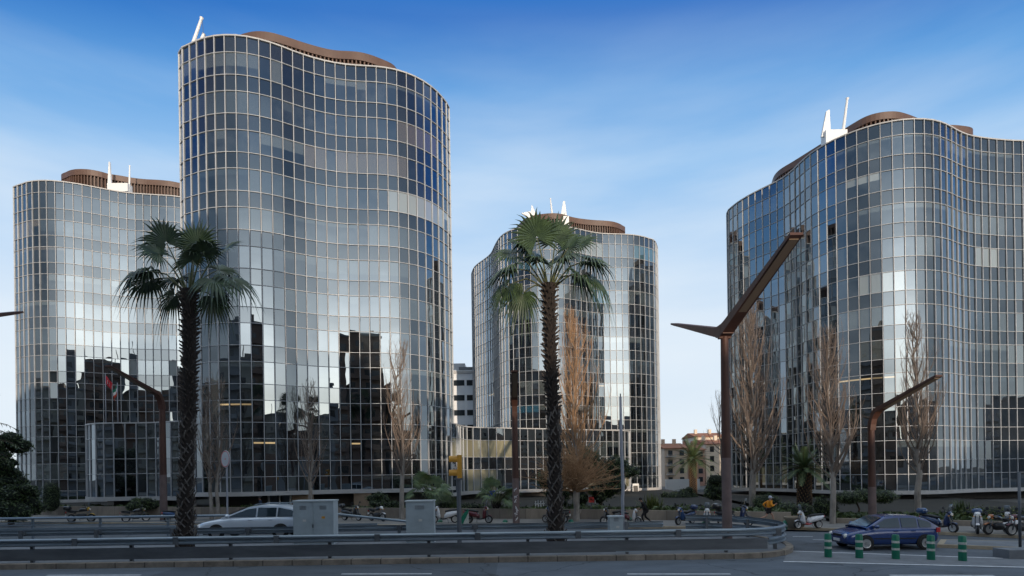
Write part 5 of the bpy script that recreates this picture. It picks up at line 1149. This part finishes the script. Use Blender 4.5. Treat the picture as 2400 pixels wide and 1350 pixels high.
    g = MB(); g.tube([(.36,-.36,1.06),(.44,-.2,1.04),(.47,0,1.0),(.44,.2,1.04),(.36,.36,1.06)],.022,8); g.tube([(.36,-.40,1.06),(.38,-.28,1.06)],.035,8); g.tube([(.36,.40,1.06),(.38,.28,1.06)],.035,8); hb = g.build('handlebar', DARKP, root, smooth=True)
    hull([(.40,1.0,.10,.08),(.52,.99,.13,.10),(.60,.95,.07,.05)], Q, 'cowl'); MB().lathe([(.01,.0),(.07,.0),(.075,-.05),(.01,-.06)],c=(.64,0,.93),n=14,axis='X').build('headlight', M['head_glass'], root)
    for s in (-1,1):
        m_ = MB(); m_.tube([(.42,s*.22,1.05),(.45,s*.34,1.24)],.010,5); m_.lathe([(.01,-.015),(.07,-.01),(.07,.01),(.01,.015)],c=(.45,s*.38,1.27),n=12,axis='X'); m_.build('mirror', DARKP, root)
        MB().box((.56,s*.15,.86),(.05,.06,.04)).build('indicator', M['amber'], root)
    MB().lathe([(.01,0),(.06,0),(.06,-.03),(.01,-.04)],c=(-.98,0,.72),n=10,axis='X').build('tail_light', M['tail_glass'], root); MB().box((-1.0,0,.52),(.015,.19,.13)).build('number_plate', M['plate_white'], root)
    if screen:
        g = MB(); vs = [(.50+.10*t-.02*(k*k), .17*k*(1-.25*t), 1.02+.42*t) for t in (0,.5,1) for k in (-1,-.5,0,.5,1)]
        o = g.add(vs,[(i*5+j,i*5+j+1,(i+1)*5+j+1,(i+1)*5+j) for i in range(2) for j in range(4)]).xf(Matrix.Identity(4)).build('windscreen', CLEAR, root, smooth=True); o.modifiers.new('thick','SOLIDIFY').thickness = .008
    if box: hull([(-1.12,1.02,.12,.10),(-1.05,1.03,.20,.15),(-.80,1.04,.22,.16),(-.68,1.02,.14,.12)], PT[box], 'top_case')
    g = MB(); g.tube([(-.15,.1,.28),(-.2,.26,.02)],.016,6); g.build('stand', M['steel_dark'], root)
    return root
for a in (
    ('big black motorbike with yellow panels, leftmost of the row', 190,1224,8,'black','yellow',True,'black',True,1.08),
    ('small black and olive motorbike before the low wide shrub', 318,1223,35,'black','olive',False,None,True,1.0),
    ('pale blue scooter peeping out left of the first palm trunk', 411,1222,60,'azure','azure',True,None,False,1.0),
    ('dark scooter with a tinted screen behind the silver car', 612,1219,20,'black','black',True,None,False,1.0),
    ('black scooter with black top case right of the wide grey cabinet', 824,1220,-28,'black','black',False,'black',False,1.05),
    ('black and white motorbike beside the scooter with the top case', 884,1221,-38,'black','white',False,None,True,1.0),
    ('white scooter with black seat right of the narrower cabinet', 1043,1226,192,'white','white',False,None,False,1.08),
    ('maroon scooter right of the chevron divider', 1122,1226,-14,'maroon','maroon',True,None,False,1.06),
    ('black scooter with blue mirrors behind the second palm foot', 1302,1225,160,'black','blue',False,None,False,1.0),
    ('black scooter half hidden by the small low grey box', 1436,1228,200,'black','black',False,None,False,1.0),
    ('maroon and white scooter just right of the thin pole', 1474,1228,-30,'maroon','white',False,None,False,.9),
    ('navy blue scooter under a blue cover near the walking person', 1606,1229,215,'blue','azure',False,'blue',False,1.0),
    ('white and black scooter facing the road left of the tall lamp post', 1657,1232,-106,'black','white',True,None,False,1.0),
    ('bulky black touring scooter right behind the tall brown lamp post', 1722,1233,-8,'black','blue',True,'black',False,1.15),
    ('white and red scooter beside the beige planter', 1895,1239,187,'white','white',True,None,False,.95),
    ('dark blue scooter just behind the roof of the dark blue car', 2202,1246,-70,'blue','blue',True,'azure',False,1.0),
    ('white scooter facing the road with a blue top case', 2291,1249,-128,'white','white',False,'azure',False,1.0),
    ('orange and black motorbike near the right edge', 2341,1252,190,'black','orange',False,None,True,.92),
    ('white scooter behind the orange and black motorbike', 2374,1246,205,'white','white',True,None,False,.95),
    ('black and maroon motorbike cut by the right edge', 2399,1255,185,'black','maroon',False,None,True,.95)):
    two_wheeler(*a[:6], screen=a[6], box=a[7], moto=a[8], sc=a[9])
# ------------------------------------------------------------------ people
M['skin'] = mat('skin', (.36,.20,.14), .6); M['hair'] = mat('dark_hair', (.02,.014,.01), .7)
def skinned(name, verts, edges, radii, m, parent, sub=1):
    me = bpy.data.meshes.new(name); me.from_pydata([tuple(v) for v in verts], edges, []); me.materials.append(m)
    o = bpy.data.objects.new(name, me); COL.objects.link(o); o.parent = parent
    md = o.modifiers.new('skin', 'SKIN'); md.use_smooth_shade = True
    for i, d in enumerate(me.skin_vertices[0].data):
        r = radii[i]; d.radius = (r, r) if not hasattr(r,'__len__') else r; d.use_root = (i == 0)
    s = o.modifiers.new('subd', 'SUBSURF'); s.levels = sub; s.render_levels = sub
    return o
def hand(V, E, Rr, iw, fwd, up):
    w = Vector(V[iw]); fwd = Vector(fwd).normalized(); side = fwd.cross(Vector(up)).normalized(); n = side.cross(fwd)
    V.append(w+fwd*.06); Rr.append((.036,.018)); ip = len(V)-1; E.append((iw,ip))
    for k, (o, L) in enumerate(((-.03,.065),(-.01,.08),(.01,.085),(.03,.075))):
        V.append(w+fwd*.10+side*o); Rr.append(.0095); V.append(w+fwd*(.10+L*.55)+side*o*1.15-n*.01); Rr.append(.0088); V.append(w+fwd*(.10+L*.85)+side*o*1.15-n*.035); Rr.append(.0075)
        b = len(V)-3; E += [(ip,b),(b,b+1),(b+1,b+2)]
    V.append(w+fwd*.055-side*.045-n*.01); Rr.append(.011); V.append(w+fwd*.095-side*.06-n*.025); Rr.append(.009); b = len(V)-2; E += [(ip,b),(b,b+1)]
def person(label, loc, rz, J, top, legs, shoe, hair, bare_arm=False, bare_leg=False, cap=None, sc=1.0, coat=None):
    """J: joints of the pose, x forward"""
    root = thing('person', label, 'person', loc, rz, scale=sc)
    V = [J['pel'],J['chest'],J['neck'],J['head'],J['crown']]; Rr = [(.135,.10),(.155,.105),.055,.088,.075]; E = [(0,1),(1,2),(2,3),(3,4)]
    for s in 'lr':
        a = len(V); V += [J['sh'+s],J['el'+s],J['wr'+s]]; Rr += [.058,.042,.028]; E += [(1,a),(a,a+1),(a+1,a+2)]
        f = Vector(J['wr'+s])-Vector(J['el'+s]); hand(V,E,Rr,a+2,f,(0,1,.2))
        a = len(V); V += [J['hp'+s],J['kn'+s],J['an'+s],J['to'+s]]; Rr += [.088,.058,.038,.032]; E += [(0,a),(a,a+1),(a+1,a+2),(a+2,a+3)]
    skinned('body', V, E, Rr, M['skin'], root)
    hd, cr_ = Vector(J['head']), Vector(J['crown']); fw = Vector((1,0,-.15)).normalized(); sd = Vector((0,1,0))
    MB().lathe([(.006,-.03),(.018,-.02),(.012,.02),(.005,.03)],c=tuple(hd+fw*.098),n=8).build('nose', M['skin'], root, smooth=True)
    for s in (-1,1):
        MB().lathe([(.003,-.012),(.012,0),(.003,.012)],c=tuple(hd+fw*.082+sd*.034*s+Vector((0,0,.035))),n=8).build('eye', M['hair'], root); MB().lathe([(.004,-.03),(.02,-.01),(.016,.02),(.004,.03)],c=tuple(hd+sd*.09*s),n=8).build('ear', M['skin'], root, smooth=True)
    MB().box(tuple(hd+fw*.088+Vector((0,0,-.045))),(.012,.045,.010)).build('mouth', mat('lips',(.22,.07,.06),.6), root)
    g = MB(); g.lathe([(.088,-.05),(.104,-.0),(.098,.06),(.06,.105),(.01,.12)],c=tuple(hd-fw*.018+Vector((0,0,.055))),n=14); g.build('cap' if cap else 'hair', cap or hair, root, smooth=True)
    if cap: MB().box(tuple(hd+fw*.13+Vector((0,0,.07))),(.11,.13,.015)).build('cap_peak', cap, root)
    # jacket
    V = [tuple(Vector(J['pel'])+Vector((0,0,.03))),tuple(Vector(J['pel']).lerp(Vector(J['chest']),.5)),J['chest'],tuple(Vector(J['neck'])-Vector((0,0,.03)))]; Rr = [(.17,.135),(.165,.13),(.19,.135),.075]; E = [(0,1),(1,2),(2,3)]
    for s in 'lr':
        a = len(V); e = Vector(J['el'+s]).lerp(Vector(J['wr'+s]), .0 if bare_arm else .9); V += [J['sh'+s],J['el'+s]]; Rr += [.080,.062]; E += [(2,a),(a,a+1)]
        if not bare_arm: V.append(tuple(e)); Rr.append(.046); E.append((a+1,a+2))
    if coat:
        V.append(tuple(Vector(J['pel'])+Vector((-.03,0,-coat)))); Rr.append((.20,.16)); E.append((0,len(V)-1))
    skinned('jacket', V, E, Rr, top, root)
    V = [tuple(Vector(J['pel'])+Vector((0,0,.02)))]; Rr = [(.155,.125)]; E = []
    for s in 'lr':
        a = len(V); k = Vector(J['kn'+s]); h = Vector(J['hp'+s]); V += [J['hp'+s], tuple(h.lerp(k,.75)) if bare_leg else J['kn'+s]]; Rr += [.112,.085 if bare_leg else .074]; E += [(0,a),(a,a+1)]
        if not bare_leg: V.append(tuple(k.lerp(Vector(J['an'+s]),.93))); Rr.append(.055); E.append((a+1,a+2))
    skinned('shorts' if bare_leg else 'trousers', V, E, Rr, legs, root)
    for s in 'lr':
        an, to = Vector(J['an'+s]), Vector(J['to'+s]); d = (to-an).normalized()
        skinned('shoe', [an-d*.05+Vector((0,0,-.01)), an.lerp(to,.5)+Vector((0,0,-.012)), to+d*.05], [(0,1),(1,2)], [.052,.05,.04], shoe, root)
    return root
walk = dict(pel=(0,0,.93),chest=(.14,0,1.22),neck=(.26,0,1.43),head=(.34,0,1.53),crown=(.37,0,1.66),shl=(.17,.19,1.36),ell=(.10,.24,1.08),wrl=(.30,.20,.95),shr=(.17,-.19,1.36),elr=(.16,-.24,1.07),wrr=(.38,-.16,1.0),
    hpl=(0,.095,.90),knl=(.27,.10,.52),anl=(.14,.10,.11),tol=(.29,.10,.045),hpr=(0,-.095,.90),knr=(.02,-.10,.48),anr=(-.32,-.10,.18),tor=(-.20,-.10,.05))
run = dict(pel=(0,0,.95),chest=(.07,0,1.25),neck=(.11,0,1.47),head=(.15,0,1.58),crown=(.16,0,1.71),shl=(.06,.19,1.40),ell=(-.20,.26,1.20),wrl=(-.02,.27,1.02),shr=(.10,-.19,1.40),elr=(.10,-.26,1.12),wrr=(.32,-.18,1.22),
    hpl=(0,.095,.92),knl=(.30,.10,.58),anl=(.42,.10,.14),tol=(.58,.10,.10),hpr=(0,-.095,.92),knr=(-.18,-.10,.52),anr=(-.62,-.10,.36),tor=(-.66,-.10,.21))
stand = dict(pel=(0,0,.95),chest=(.04,0,1.26),neck=(.07,0,1.48),head=(.11,0,1.58),crown=(.12,0,1.71),shl=(.05,.19,1.41),ell=(.02,.25,1.14),wrl=(.20,.22,.98),shr=(.05,-.19,1.41),elr=(.0,-.25,1.14),wrr=(.12,-.24,.92),
    hpl=(0,.095,.92),knl=(.08,.10,.50),anl=(.02,.10,.10),tol=(.16,.10,.045),hpr=(0,-.095,.92),knr=(.0,-.10,.50),anr=(-.12,-.10,.10),tor=(.02,-.10,.045))
blk = mat('black_cloth', (.012,.011,.012), .9); 
person('person in a long black coat and black trousers walking left, head bowed', on(1514,1228.5,.13), R(180), walk, blk, blk, mat('black_shoes',(.01,.01,.01),.6), M['hair'], coat=.25)
person('person running in an orange jacket, black shorts and pale cap', on(1801,1229.5,.13), R(0), run, mat('orange_jacket',(.72,.26,.008),.7,0,.1,6), blk, mat('white_shoes',(.65,.65,.65),.6), M['hair'], bare_leg=True, cap=mat('pale_cap',(.45,.47,.55),.8))
person('person in a dark blue jacket by the white door, behind the wall', spot(611,49.6,.0), R(190), stand, mat('navy_jacket',(.015,.03,.06),.85), blk, mat('dark_shoes',(.02,.02,.02),.6), M['hair'], sc=1.0)
